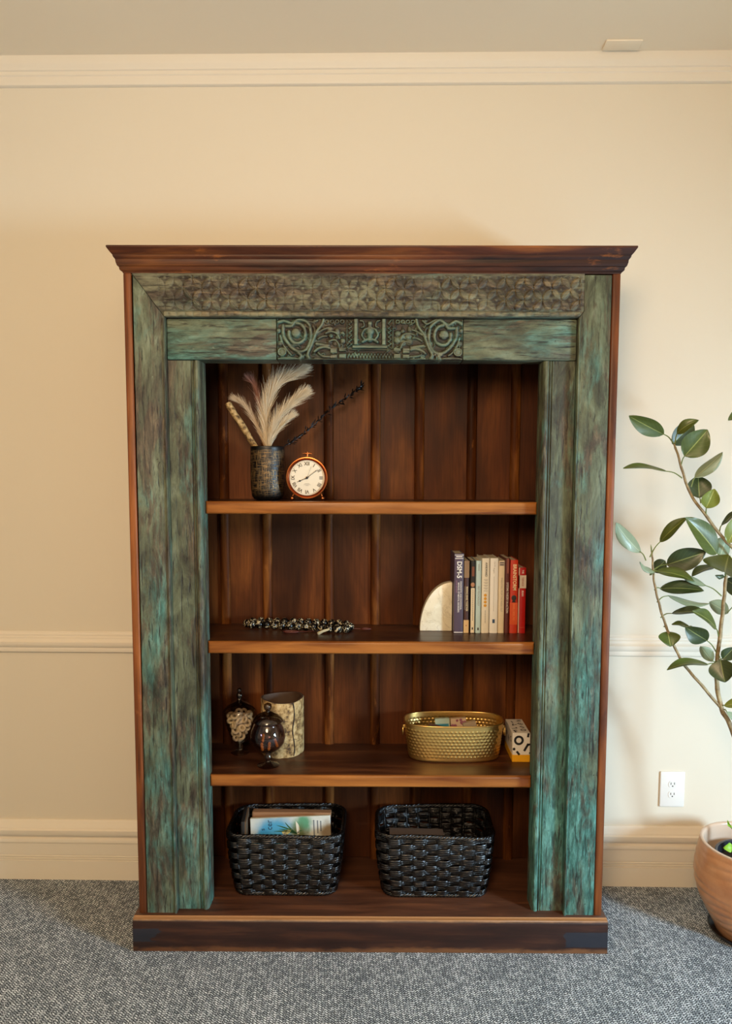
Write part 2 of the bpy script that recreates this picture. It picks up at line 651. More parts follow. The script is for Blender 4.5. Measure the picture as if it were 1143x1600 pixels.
for s in (-1, 1):
    a, b = sorted((s * (WJ + .001), s * WS))
    G().box(a, b, -.002, .380, ZB - .004, ZCB + .002, .006, 3).obj('side_panel', M_W_SIDE, BC, 40)

# plinth: stepped lip on top
PB = .7605
G().prism([(-.0316, .002), (-.0316, .100), (-.0295, .1045), (-.0275, .1055), (-.0275, .1075), (-.0245, .1085), (-.016, .109), (-.014, .112), (.379, .112), (.379, .0)] + [(-.029, .0)], 'x',
          -PB, PB, 0.0012, 1).obj('plinth', M_W_BASE, BC, 35)

# header with carved four-petal lattice
HZ0, HZ1 = 2.0026, ZCB
XM0, XM1 = .6255, .7215


def header():
    nx, nz = 860, 88
    z = np.linspace(HZ0, HZ1, nz)
    t = np.linspace(-1, 1, nx)
    Z, T = np.meshgrid(z, t)
    sl_ = (XM1 - XM0) / (HZ1 - HZ0)
    left = -(XM0 + sl_ * (Z - HZ0))
    right = XM0 + np.minimum(.0145, sl_ * (Z - HZ0))
    X = left + (T + 1) / 2 * (right - left)
    p, r = .0555, .0325
    zc = HZ0 + .0185
    u = (X + .013) / p + (Z - zc) / (2 * r)
    v = (X + .013) / p - (Z - zc) / (2 * r)

    def petal(a, b):
        ta = a - np.floor(a)
        d = np.abs(b - np.round(b))
        w = .235 * (1 - (2 * ta - 1) ** 2) + 1e-6
        q = np.clip(1 - (d / w) ** 2, 0, 1)
        return np.sqrt(q) * np.clip(w / .1, 0, 1) - .30 * np.exp(-(d / .02) ** 2) * (w > .05), d - w
    h1, e1 = petal(u, v)
    h2, e2 = petal(v, u)
    H = np.maximum(h1, h2)
    gap = np.minimum(np.maximum(e1, -1), np.maximum(e2, -1))
    cu, cv = u - np.floor(u) - .5, v - np.floor(v) - .5
    dia = np.clip(1 - (np.abs(cu) + np.abs(cv)) / .16, 0, 1) * .55
    H = np.maximum(H, dia) - .35 * np.exp(-(gap / .03) ** 2)
    wear = .55 + .45 * np.sin(X * 9 + 1.0) * np.sin(X * 23 + .3) + .2 * np.sin(X * 61 + Z * 90)
    wear = np.clip(wear + np.where(X > .2, .35, 0.0), .25, 1.0)
    # carved area mask
    mk = np.clip((np.minimum(X + .645, .634 - X)) / .006, 0, 1) * np.clip((Z - HZ0 - .0185) / .003, 0, 1) * np.clip((HZ1 - .006 - Z) / .003, 0, 1)
    A = H * mk
    Hm = A * .0055 * wear - (mk > .5) * .0015
    # beaded rope along the lower edge
    zz = (Z - HZ0 - .009) / .0085
    rope = np.sqrt(np.clip(1 - zz ** 2, 0, 1)) * (.55 + .45 * np.abs(np.sin(PI * X / .0245)) ** .6) * (np.abs(X) < .628)
    notch = -.0035 * np.exp(-((Z - HZ0 - .0185) / .0012) ** 2) * (np.abs(X) < .64)
    Hm += .0042 * rope + notch
    Hm += nrng.randn(nx // 10, nz // 8).repeat(10, 0).repeat(8, 1)[:nx, :nz] * .00012
    edge = np.maximum(np.exp(-(e1 / .035) ** 2), np.exp(-(e2 / .035) ** 2)) * mk
    Hm += .0016 * edge * wear
    att = np.clip(.36 + .22 * A * wear + .46 * edge * wear + .30 * rope - (H < .12) * mk * .26, 0, 1)
    Y = -Hm
    P = np.stack([X, Y, Z], -1)
    # skirt to the back
    n, m = P.shape[:2]
    Q = np.zeros((n + 2, m + 2, 3))
    Q[1:-1, 1:-1] = P
    Q[0, 1:-1], Q[-1, 1:-1], Q[1:-1, 0], Q[1:-1, -1] = P[0], P[-1], P[:, 0], P[:, -1]
    Q[0, 0], Q[0, -1], Q[-1, 0], Q[-1, -1] = P[0, 0], P[0, -1], P[-1, 0], P[-1, -1]
    for sl in ((0, slice(None)), (-1, slice(None)), (slice(None), 0), (slice(None), -1)):
        Q[sl][..., 1] = .035
    at = np.pad(att, 1, mode='edge')
    return grid_mesh('carved_header', Q, M_P_HEAD, 180, at)


hd = header()
hd.set_sharp_from_angle(angle=math.radians(60))
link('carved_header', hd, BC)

# outer jambs, mitred against the header
for s, mt in ((-1, M_P_JL), (1, M_P_JR)):
    if s < 0:
        corner = [(-(XM1 - .0005), HZ1 - .003), (-(WJ - .0005), HZ1 - .003)]
    else:
        corner = [(.6408, HZ0 + .0195), (.6408, HZ1 - .003), (WJ - .0005, HZ1 - .003)]
    pol = [(s * .6255, ZB - .002), (s * .6255, HZ0 - .001)] + corner + [(s * (WJ - .0005), ZB - .002)]
    j = G().prism(pol, 'y', .0, .035, .003, 2).obj('outer_jamb', mt, BC, 40)
    zt = HZ0 - .004
    G().prism([(s * .6285 - .0035, .004), (s * .6285 - .0035, -.002), (s * .6285 - .0015, -.0045), (s * .6285 + .0015, -.0045), (s * .6285 + .0035, -.002), (s * .6285 + .0035, .004)], 'z', ZB, zt
              ).obj('edge_bead', mt, j, 50)

# inner jambs
for s, mt in ((-1, M_P_IL), (1, M_P_IR)):
    pr = [(.6245, .024), (.5560, .024), (.5545, .028), (.5525, .028), (.551, .0235), (.5485, .0225), (.547, .0265), (.5450, .0265), (.5435, .021), (.539, .0185), (.533, .0195), (.529, .023), (.5265, .029), (.5262, .062),
          (.5290, .064), (.5262, .067), (.5262, .094), (.6245, .094)]
    pol = [(s * x, y) for x, y in pr]
    G().prism(pol, 'z', ZB - .002, 1.8765).obj('inner_jamb', mt, BC, 30)

# lower lintel: two plain boards and a carved panel
LZ0, LZ1 = 1.8775, 2.0005
for a, b in ((-.6240, -.2890), (.2790, .6240)):
    G().box(a, b, .014, .094, LZ0, LZ1, .004, 2).obj('lintel_board', M_P_LINT, BC, 40)


def carved_panel():
    K = 7.62
    x0, x1 = -.2875, .2775
    nx, nz = 600, 130
    t = np.linspace(0, 1, nx)
    w = np.linspace(0, 1, nz)
    W_, T_ = np.meshgrid(w, t)
    # zoom coordinates used for the strokes: X 23..2225, Y 122..625 (downwards)
    PX = 23 + T_ * (2225 - 23)
    PY = 625 - W_ * (625 - 122)
    H = np.full(PX.shape, 0.0)

    def ridge(pts, wd, h=1.0, flat=False):
        nonlocal H
        pts = np.array(pts, float)
        # smooth the polyline
        if len(pts) > 2:
            q = [pts[0]]
            for i in range(len(pts) - 1):
                p0, p1, p2, p3 = pts[max(i - 1, 0)], pts[i], pts[i + 1], pts[min(i + 2, len(pts) - 1)]
                for s in (.33, .67, 1.0):
                    q.append(.5 * ((2 * p1) + (-p0 + p2) * s + (2 * p0 - 5 * p1 + 4 * p2 - p3) * s * s + (-p0 + 3 * p1 - 3 * p2 + p3) * s ** 3))
            pts = np.array(q)
        lo, hi = pts.min(0) - wd, pts.max(0) + wd
        ii = np.where((PX[:, 0] >= lo[0]) & (PX[:, 0] <= hi[0]))[0]
        jj = np.where((PY[0] >= lo[1]) & (PY[0] <= hi[1]))[0]
        if len(ii) == 0 or len(jj) == 0:
            return
        sl = (slice(ii[0], ii[-1] + 1), slice(jj[0], jj[-1] + 1))
        a, b = PX[sl], PY[sl]
        D = np.full(a.shape, 1e9)
        n = len(pts) - 1
        for i in range(n):
            p, d = pts[i], pts[i + 1] - pts[i]
            L = max(d @ d, 1e-9)
            s = np.clip(((a - p[0]) * d[0] + (b - p[1]) * d[1]) / L, 0, 1)
            D = np.minimum(D, np.hypot(a - p[0] - s * d[0], b - p[1] - s * d[1]))
        q = np.clip(1 - (D / wd) ** 2, 0, 1)
        r = (q > 0) * (1.0 if flat else 0) * h + (0 if flat else h * np.sqrt(q))
        H[sl] = np.maximum(H[sl], r)

    def dot(x, y, r, h=1.0):
        nonlocal H
        q = np.clip(1 - ((PX - x) ** 2 + (PY - y) ** 2) / r ** 2, 0, 1)
        H = np.maximum(H, h * np.sqrt(q))

    def ring(x, y, r, wd, h=.8):
        nonlocal H
        D = np.abs(np.hypot(PX - x, PY - y) - r)
        H = np.maximum(H, h * np.sqrt(np.clip(1 - (D / wd) ** 2, 0, 1)))

    def rect(xa, xb, ya, yb, h=.7):
        nonlocal H
        H = np.where((PX > xa) & (PX < xb) & (PY > ya) & (PY < yb), np.maximum(H, h), H)
    for mir in (0, 1):
        dy = 22 if mir else 0

        def m_(pts):
            return [((2248 - x if mir else x), y + (dy if 150 < y < 560 else 0)) for x, y in pts]

        def mx(x):
            return 2248 - x if mir else x
        ridge(m_([(165, 280), (170, 350), (215, 410), (280, 420), (340, 380), (360, 310), (345, 240), (310, 195), (255, 180)]), 24, .95)
        dot(mx(248), 296 + dy, 62, 1.15)
        ridge(m_([(95, 210), (100, 330), (150, 420), (210, 490), (290, 525), (365, 500), (410, 420), (425, 320), (415, 235)]), 24, .85)
        ridge(m_([(60, 330), (90, 430), (150, 520), (190, 570)]), 16, .8)
        ridge(m_([(450, 210), (470, 260), (455, 330)]), 15, .6)
        ridge(m_([(40, 165), (110, 150), (190, 180), (230, 160)]), 22, .9)
        ridge(m_([(130, 215), (200, 212), (240, 155), (300, 138), (370, 160), (410, 205)]), 22, 1.0)
        ridge(m_([(330, 130), (380, 150), (450, 165), (500, 145)]), 16, .8)
        dot(mx(80), 530, 52, .9)
        ring(mx(80), 530, 44, 12, 1.0)
        dot(mx(60), 425, 36, .8)
        dot(mx(42), 270, 32, .9)
        dot(mx(470), 150, 24, .7)
        ridge(m_([(575, 135), (552, 200), (490, 285), (455, 380), (420, 470), (385, 560), (400, 600)]), 21, 1.05)
        ridge(m_([(500, 300), (570, 255), (625, 235)]), 16, .8)
        ridge(m_([(510, 370), (560, 340), (610, 335)]), 16, .75)
        ridge(m_([(490, 430), (560, 440), (630, 450)]), 22, .8)
        ridge(m_([(465, 525), (515, 485), (590, 468), (640, 480)]), 20, .95)
        ridge(m_([(510, 540), (560, 578), (640, 585)]), 16, .8)
        ridge(m_([(470, 605), (560, 615), (640, 615)]), 10, .7)
        ridge(m_([(40, 612), (150, 600), (260, 612)]), 14, .8)
        ridge(m_([(275, 540), (310, 575), (290, 610)]), 24, .8)
        ridge(m_([(330, 600), (350, 560), (380, 600)]), 12, .7)
        for xx in (615, 675, 735, 795):
            ring(mx(xx), 158, 20, 9, .8)
        for k in range(3):
            for (xa, ya) in ((650, 250), (730, 265), (660, 330), (735, 345), (650, 405), (725, 415), (800, 300), (805, 390)):
                if (xa + ya + k) % 3 == 0:
                    dot(mx(xa + rng.uniform(-8, 8)), ya + rng.uniform(-8, 8), rng.uniform(26, 44), rng.uniform(.5, .9))
        ridge(m_([(600, 300), (660, 280), (730, 300), (760, 360)]), 16, .9)
        ridge(m_([(640, 400), (700, 380), (740, 410), (760, 460)]), 15, .9)
        for (xa, xb, ya, yb) in ((655, 735, 478, 540), (755, 840, 478, 520), (755, 840, 548, 602), (655, 735, 560, 602)):
            xa, xb = sorted((mx(xa), mx(xb)))
            rect(xa, xb, ya, yb, .7)
        ridge(m_([(852, 130), (852, 460)])[:2], 6, .7)
        zz = [(870 + (40 if i % 2 else 0), 135 + i * 27) for i in range(13)]
        for i in range(12):
            ridge(m_([zz[i], zz[i + 1]]), 8, .75)
        xa, xb = sorted((mx(938), mx(982)))
        rect(xa, xb, 122, 442, .95)
        ridge([(mx(1105), 235), (mx(1060), 255), (mx(1028), 320), (mx(1060), 372)], 16, .9)
        ridge([(mx(1010), 145), (mx(1045), 160), (mx(1055), 215), (mx(1020), 228)], 13, .8)
        ridge([(mx(1035), 405), (mx(1090), 375), (mx(1124), 385)], 20, .9)
    dot(1124, 180, 34, 1.0)
    dot(1124, 275, 52, 1.05)
    ridge([(1124, 220), (1124, 380)], 34, .8)
    rect(915, 1335, 448, 482, .85)
    rect(890, 1360, 497, 508, .7)
    for i in range(14):
        xx = 860 + i * 38
        ridge([(xx, 600), (xx + 19, 545)], 8, .7)
        ridge([(xx + 19, 545), (xx + 38, 600)], 8, .7)
    lo_ = H.copy()
    for k in range(170):
        x_, y_ = rng.uniform(40, 2210), rng.uniform(135, 605)
        if 1000 < x_ < 1250:
            continue
        a_ = rng.uniform(0, 2 * PI)
        L_ = rng.uniform(22, 46)
        c_ = rng.uniform(-14, 14)
        ridge([(x_, y_), (x_ + L_ * .5 * math.cos(a_) - c_ * math.sin(a_), y_ + L_ * .5 * math.sin(a_) + c_ * math.cos(a_)), (x_ + L_ * math.cos(a_), y_ + L_ * math.sin(a_))], rng.uniform(7, 12), rng.uniform(.35, .6))
    rect(23, 2225, 612, 625, .6)
    rect(23, 34, 122, 625, .6)
    rect(2214, 2225, 122, 625, .6)
    # slight blur
    for _ in range(1):
        H = (H + np.roll(H, 1, 0) + np.roll(H, -1, 0) + np.roll(H, 1, 1) + np.roll(H, -1, 1)) / 5
    X = x0 + T_ * (x1 - x0)
    Z = LZ0 + W_ * (LZ1 - LZ0)
    Y = .0175 - H * .0105
    P = np.stack([X, Y, Z], -1)
    n, m = P.shape[:2]
    Q = np.zeros((n + 2, m + 2, 3))
    Q[1:-1, 1:-1] = P
    Q[0, 1:-1], Q[-1, 1:-1], Q[1:-1, 0], Q[1:-1, -1] = P[0], P[-1], P[:, 0], P[:, -1]
    Q[0, 0], Q[0, -1], Q[-1, 0], Q[-1, -1] = P[0, 0], P[0, -1], P[-1, 0], P[-1, -1]
    for sl in ((0, slice(None)), (-1, slice(None)), (slice(None), 0), (slice(None), -1)):
        Q[sl][..., 1] = .094
    return grid_mesh('carved_panel', Q, M_P_CARV, 180, np.pad(np.clip(H, 0, 1), 1, mode='edge'))


cp = carved_panel()
cp.set_sharp_from_angle(angle=math.radians(65))
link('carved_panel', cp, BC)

# back: vertical boards and rounded battens
BX = [-.527, -.3755, -.1545, .012, .1665, .352, .5055]
edges = [-.722] + BX + [.722]
BY = .360
for i in range(8):
    a = edges[i] + (.004 if i else 0)
    b = edges[i + 1] - (.004 if i < 7 else 0)
    G().box(a, b, BY + rng.uniform(0, .003), BY + .016, ZB, 2.10, .003, 1).obj('back_board', M_W_BACK, BC, 40)
bat = G().prism([(-.0175, .003), (-.0175, -.003), (-.0145, -.0075), (-.008, -.0115), (0, -.013), (.008, -.0115), (.0145, -.0075), (.0175, -.003), (.0175, .003)], 'z', ZB, 2.10).mesh('batten', M_W_BATT, 60)
for i, x in enumerate(BX):
    link('batten', bat, BC, (x, BY, 0))
G().box(-.722, .722, .036, .376, 2.10, 2.118).obj('top_board', M_W_BACK, BC)

# shelves: tucked behind the jambs, nose between them
ST = .0405
SH = [1.4438, .9927, .5486]
for z in SH:
    b = bmesh.new()
    pol = [(-.5255, .060), (.5255, .060), (.5255, .0955), (.7215, .0955), (.7215, .3595), (-.7215, .3595), (-.7215, .0955), (-.5255, .0955)]
    A = [b.verts.new((x, y, z - ST)) for x, y in pol]
    B = [b.verts.new((x, y, z)) for x, y in pol]
    b.faces.new(A[::-1])
    b.faces.new(B)
    for i in range(8):
        b.faces.new((A[i], A[(i + 1) % 8], B[(i + 1) % 8], B[i]))
    ed = [e for e in b.edges if all(abs(v.co.y - .06) < 1e-6 for v in e.verts)]
    bmesh.ops.bevel(b, geom=ed, offset=.009, segments=4, affect='EDGES', profile=.5)
    for v in b.verts:
        if v.co.y < .0955:
            v.co.y += .0012 * math.sin(v.co.x * 17 + z * 9)
    bmesh.ops.recalc_face_normals(b, faces=b.faces[:])
    g = G().bm(b)
    b.free()
    g.obj('shelf', M_W_SHELF, BC, 40)

# ------------------------------------------------------------------ things on the shelves
Z1, Z2, Z3, Z4 = SH[0] + .0004, SH[1] + .0004, SH[2] + .0004, ZB + .0004


def glass(name, tint='#ffffff', rough=.02, refl=1.0):
    m = Mat(name)
    nt = m.nt
    tr = nt.nodes.new('ShaderNodeBsdfTransparent')
    tr.inputs[0].default_value = lin(tint)
    gl = nt.nodes.new('ShaderNodeBsdfGlossy')
    gl.inputs['Roughness'].default_value = rough
    fr = nt.nodes.new('ShaderNodeLayerWeight')
    f = m.math('MULTIPLY', m.math('ADD', m.math('MULTIPLY', m.math('POWER', fr.outputs['Facing'], 4.0), .8), .05), refl, clamp=True)
    mx = nt.nodes.new('ShaderNodeMixShader')
    nt.links.new(f, mx.inputs[0])
    nt.links.new(tr.outputs[0], mx.inputs[1])
    nt.links.new(gl.outputs[0], mx.inputs[2])
    nt.links.new(mx.outputs[0], m.out.inputs['Surface'])
    return m.m


# --- dark vase with gold cross-hatching
def vase_mat():
    m = Mat('hatched_glaze')
    x, y, z = m.sep(m.coord('Object'))
    a = m.math('MULTIPLY', m.math('ARCTAN2', y, x), .055)
    uv = m.n('ShaderNodeCombineXYZ', X=a, Y=z, Z=0.0).outputs[0]
    l1 = m.noise(m.mapv(uv, (30, 330, 1)), 1.0, 3, .6)
    l2 = m.noise(m.mapv(uv, (330, 30, 1), loc=(4, 2, 0)), 1.0, 3, .6)
    hx = m.math('MAXIMUM', m.ramp(l1, [(.52, 0.0), (.62, 1.0)]), m.ramp(l2, [(.52, 0.0), (.62, 1.0)]))
    band = m.math('MULTIPLY', m.n('ShaderNodeMapRange', Value=z, i1=.012, i2=.03).outputs[0], m.n('ShaderNodeMapRange', Value=z, i1=.168, i2=.16).outputs[0])
    f = m.math('MULTIPLY', hx, band)
    m.set('col', m.mix(f, '#0a0807', '#7c6442'))
    m.set('rough', m.math('SUBTRACT', .42, m.math('MULTIPLY', f, .08)))
    m.set('metal', m.math('MULTIPLY', f, .5))
    m.bump(f, .3, .001)
    return m.m


VX, VY = -.3475, .200
prof = [(.0005, .0), (.036, .0), (.046, .004), (.0525, .014), (.0565, .040), (.0575, .075), (.0570, .120), (.0560, .160), (.0555, .172), (.0560, .1765), (.0548, .178), (.0530, .1765), (.0525, .165), (.052, .06), (.046, .014), (.0005, .012)]
o = G().lathe(prof, 40).obj('vase', vase_mat(), None, 50, loc=(VX, VY, Z1))
tag(o, 'dark cylindrical vase with gold cross-hatched scratches beside the clock', 'vase')


# --- pampas plumes
def bez(p, n):
    p = [Vector(q) for q in p]
    out = []
    m = len(p) - 1
    for i in range(n + 1):
        t = i / n * m
        k = min(int(t), m - 1)
        s = t - k
        p0, p1, p2, p3 = p[max(k - 1, 0)], p[k], p[k + 1], p[min(k + 2, m)]
        out.append(.5 * ((2 * p1) + (-p0 + p2) * s + (2 * p0 - 5 * p1 + 4 * p2 - p3) * s * s + (-p0 + 3 * p1 - 3 * p2 + p3) * s ** 3))
    return out


M_PLUME = [Mat('plume_cream', col='#e6d6b8', rough=.8, sss=.0).m, Mat('plume_tan', col='#cdb594', rough=.8).m, Mat('plume_rose', col='#a8796a', rough=.8).m]
M_STALK = plain('dry_stalk', '#8d7650', .7)


def plume(pts, start, n, length, spread, mi, label, w=.0007):
    axis = bez(pts, 40)
    t = thing('pampas_plume', label, 'dried plume', axis[0], group='plumes in the dark vase')
    base = axis[0]
    ax = [p - base for p in axis]
    G().tube(ax, [.0016 - .0012 * i / 40 for i in range(41)], 6).obj('stem', M_STALK, t, 60)
    g = G()
    for k in range(n):
        q = start + (1 - start) * rng.random() ** .9
        i = q * 40
        k0 = min(int(i), 39)
        p = ax[k0].lerp(ax[k0 + 1], i - k0)
        d = (ax[k0 + 1] - ax[k0]).normalized()
        th = rng.uniform(0, 2 * PI)
        side = d.orthogonal().normalized()
        side = Matrix.Rotation(th, 3, d) @ side
        env = math.sin(PI * min(1, max(0.02, (q - start) / (1 - start)))) ** .5 * .75 + .3
        L = length * env * rng.uniform(.6, 1.1)
        dv = (d + side * spread * rng.uniform(.1, 1.0)).normalized()
        curl = d * .35 + side * rng.uniform(-.25, .35) + Vector((0, 0, -.25 * rng.random()))
        perp = dv.cross(Vector((rng.uniform(-1, 1), rng.uniform(-1, 1), rng.uniform(-1, 1)))).normalized()
        v = []
        N = 4
        for j in range(N + 1):
            s = j / N
            c = p + dv * L * s + curl * L * .35 * s * s
            ww = w * (1 - s * .85)
            v += [c - perp * ww, c + perp * ww]
        g.add(v, [(2 * j, 2 * j + 1, 2 * j + 3, 2 * j + 2) for j in range(N)])
    h = g.obj('feathery_head', M_PLUME[mi], t)
    return t


plume([(-.349, .200, 1.575), (-.349, .200, 1.622), (-.352, .195, 1.727), (-.318, .185, 1.815), (-.232, .170, 1.868)], .20, 2600, .078, .50, 0, 'largest cream feathery plume arching right from the dark vase')
plume([(-.345, .190, 1.575), (-.339, .185, 1.627), (-.313, .175, 1.705), (-.262, .165, 1.760), (-.226, .160, 1.788)], .18, 2000, .062, .50, 0, 'cream plume leaning right below the largest plume in the vase')
plume([(-.340, .190, 1.575), (-.333, .188, 1.636), (-.300, .182, 1.690), (-.272, .180, 1.717)], .20, 900, .048, .45, 0, 'shortest cream plume bending low to the right in the vase')
plume([(-.352, .205, 1.575), (-.356, .205, 1.622), (-.383, .205, 1.692), (-.417, .200, 1.750), (-.446, .196, 1.774)], .22, 700, .048, .42, 1, 'thin tan plume leaning left beside the bark stick')
plume([(-.351, .215, 1.575), (-.354, .220, 1.638), (-.373, .222, 1.746), (-.388, .225, 1.815), (-.400, .225, 1.835)], .35, 500, .05, .45, 2, 'faint rosy plume standing upright behind the cream plumes')


def bark_mat(name='pale_bark', sc=1.0, axis='z'):
    m = Mat(name)
    v = m.coord('Object')
    n = m.noise(m.mapv(v, (1, 1, 1)), 45 * sc, 6, .65)
    c = m.ramp(n, [(.36, '#3f2a16'), (.45, '#86683c'), (.56, '#b89a66'), (.72, '#cdb486')])
    l = m.noise(m.mapv(v, (26 * sc, 26 * sc, 190 * sc)), 1.0, 3, .55)
    c = m.mix(m.ramp(l, [(.62, 0.0), (.68, .8)]), c, '#4c3520')
    m.set('col', c)
    m.set('rough', .8)
    m.bump(n, .5, .002)
    return m.m


M_BARK = bark_mat()
a, b = Vector((-.4815, .215, 1.767)), Vector((-.362, .205, 1.58))
d = (b - a)
o = G().tube([(a + d * t) - b + Vector((rng.uniform(-.0015, .0015), 0, 0)) for t in (0, .04, .2, .4, .6, .8, 1)], [.0105, .0118, .0108, .0112, .0104, .0100, .0092], 12).obj('bark_stick', bark_mat('stick_bark', 1.8), None, 50, loc=b)
tag(o, 'short pale bark-covered stick leaning left out of the dark vase', 'stick')

# dark sprig
M_SPRIG = plain('dark_sprig', '#17120f', .3)
sp = [Vector(p) for p in bez([(-.320, .215, 1.58), (-.3026, .225, 1.6186), (-.2636, .245, 1.6443), (-.1967, .27, 1.7019), (-.1301, .285, 1.7635), (-.0766, .30, 1.8037), (-.0403, .305, 1.8312)], 60)]
t = thing('dark_sprig', 'thin black glittery sprig reaching right from the dark vase', 'sprig', sp[0])
G().tube([p - sp[0] for p in sp], [.0016 - .001 * i / 60 for i in range(61)], 6).obj('stem', M_SPRIG, t, 60)
g = G()
for i in range(14, 61):
    for k in range(3):
        p = sp[i] - sp[0] + Vector((rng.uniform(-.004, .004), rng.uniform(-.004, .004), rng.uniform(-.004, .004)))
        d = (sp[min(i + 1, 60)] - sp[i - 1]).normalized()
        q = (d + Vector((rng.uniform(-1, 1), rng.uniform(-1, 1), rng.uniform(-1, 1))) * .9).normalized()
        s_ = q.orthogonal().normalized() * .0030
        L = rng.uniform(.009, .017) * (1 + .6 * i / 60)
        g.add([p, p + q * L * .5 + s_, p + q * L, p + q * L * .5 - s_], [(0, 1, 2, 3)])
g.obj('leaflets', M_SPRIG, t)

# --- clock
M_COPPER = Mat('brushed_copper', col='#b9703f', metal=1.0, rough=.3).m
M_COPPER_D = Mat('dark_copper', col='#7c3f22', metal=1.0, rough=.35).m
M_DIAL = plain('dial_enamel', '#d8cfba', .4)
M_INK = plain('black_ink', '#17130f', .5)
M_GREYINK = plain('grey_ink', '#8b8272', .5)
CX, CY, CZ, CR = -.2110, .145, Z1 + .0745, .0675
ck = thing('alarm_clock', 'round copper table clock with white face and roman numerals', 'clock', (CX, CY, Z1))
dz = .0745


def ydisc(prof, seg=48):
    """lathe round the y axis: prof (r, y)"""
    g = G()
    n = len(prof)
    v = []
    for r, y in prof:
        for k in range(seg):
            a = 2 * PI * k / seg
            v.append((r * math.cos(a), y, dz + r * math.sin(a)))
    f = []
    for i in range(n - 1):
        for k in range(seg):
            l = (k + 1) % seg
            f.append((i * seg + k, i * seg + l, (i + 1) * seg + l, (i + 1) * seg + k))
    return g.add(v, f)


ydisc([(.0005, .045), (.058, .045), (.064, .040), (.0665, .03), (.0665, .006), (.0685, .002), (.0690, -.003), (.0672, -.0075), (.0645, -.008), (.0625, -.006)]).obj('case', M_COPPER, ck, 50, True)
ydisc([(.0628, -.0062), (.0612, -.0075), (.0595, -.0068), (.0582, -.003), (.0570, -.0005)]).obj('bezel', M_COPPER_D, ck, 60, True)
ydisc([(.0585, -.0008), (.0005, -.0012)]).obj('dial', M_DIAL, ck, None, True)
ydisc([(.0545, -.0016), (.0539, -.0016)]).obj('minute_track', M_GREYINK, ck)
NUM = ['XII', 'I', 'II', 'III', 'IIII', 'V', 'VI', 'VII', 'VIII', 'IX', 'X', 'XI']
for i, s in enumerate(NUM):
    me = text_mesh('numeral', s, .0165, M_INK, .78 if len(s) > 3 else .92, .012)
    a = -2 * PI * i / 12
    r = .0455
    o = link('numeral', me, ck)
    o.matrix_local = Matrix.Translation((math.sin(-a) * r, -.0018, dz + math.cos(a) * r)) @ Matrix.Rotation(-a, 4, 'Y') @ Matrix.Rotation(PI / 2, 4, 'X')
for k, wdt in enumerate((.016, .022, .010)):
    G().box(-wdt / 2, wdt / 2, -.0017, -.0014, dz - .0195 - k * .0032, dz - .0185 - k * .0032).obj('dial_mark', M_GREYINK, ck)


def hand(dx, dzv, L, w, y, name, blob=None, tail=.008):
    d = Vector((dx, 0, dzv)).normalized()
    s = Vector((d.z, 0, -d.x))
    g = G()
    P = [(-tail, w * .6), (0, w), (L * .75, w * .8), (L, .0003)]
    v = []
    for t_, ww in P:
        for yy in (y, y - .0005):
            for sg in (-1, 1):
                c = d * t_ + s * ww * sg
                v.append((c.x, yy, dz + c.z))
    f = []
    for i in range(3):
        a = i * 4
        f += [(a, a + 1, a + 5, a + 4), (a + 2, a + 6, a + 7, a + 3), (a, a + 4, a + 6, a + 2), (a + 1, a + 3, a + 7, a + 5)]
    g.add(v, f)
    if blob:
        c = d * blob[0]
        g.sphere((c.x, y, dz + c.z), blob[1], 12, 8, sc=(1, .2, 1))
    g.obj(name, M_INK, ck)


hand(-86, -37, .036, .0010, -.0024, 'hour_hand', (.0255, .0030))
hand(112, 85, .045, .0008, -.0030, 'minute_hand', (.037, .0016))
hand(47, 120, .040, .0003, -.0036, 'second_hand')
G().sphere((0, -.003, dz), .0042, 14, 8, sc=(1, .5, 1)).obj('hand_cap', M_INK, ck, 180)
for s in (-1, 1):
    G().sphere((s * .050, .010, .0075), .0075, 14, 10, sc=(1.05, 1.3, 1)).tube([(s * .050, .01, .008), (s * .044, .01, .026)], .003, 8).obj('foot', M_COPPER, ck, 60)
G().tube([(0, .012, dz + .066), (0, .012, dz + .0775)], .0042, 10).sphere((0, .012, dz + .0835), .0030, 10, 8).tube([(-.0150, .012, dz + .0790), (-.008, .012, dz + .0800), (0, .012, dz + .0795), (.008, .012, dz + .0800), (.0150, .012, dz + .0785)], [.0016, .0024, .0028, .0024, .0016], 8).obj('bow', M_COPPER, ck, 60)

# --- marble book-end (quarter disc)
m = Mat('cream_marble')
v = m.coord('Object')
n = m.noise(v, 14, 6, .6, 1.2)
c = m.ramp(n, [(.3, '#d5c9ac'), (.5, '#e3dabf'), (.7, '#ece5d0')])
vn = m.noise(m.mapv(v, (1, 1, .6), (.3, .5, .2)), 9, 8, .6, 1.5)
m.set('col', m.mix(m.ramp(vn, [(.485, 0.0), (.5, .35), (.515, 0.0)]), c, '#9a8a68'))
m.set('rough', .28)
R_ = .1080
pol = [(0, 0)] + [(-R_ * 1.02 * math.sin(PI / 2 * i / 28), 1.64 * R_ * .955 * math.cos(PI / 2 * i / 28)) for i in range(29)]
o = G().prism(pol, 'y', 0, .045, .002, 2).obj('marble_bookend', m.m, None, 35, loc=(.2775, .240, Z2))
tag(o, 'cream marble quarter-disc bookend leaning beside the purple manual', 'bookend')

# --- books
M_PAGES = plain('book_pages', '#cfc3a6', .8)
BKY = .205


def cover_mat(name, col, rough=.38):
    return Mat(name, col=col, rough=rough).m


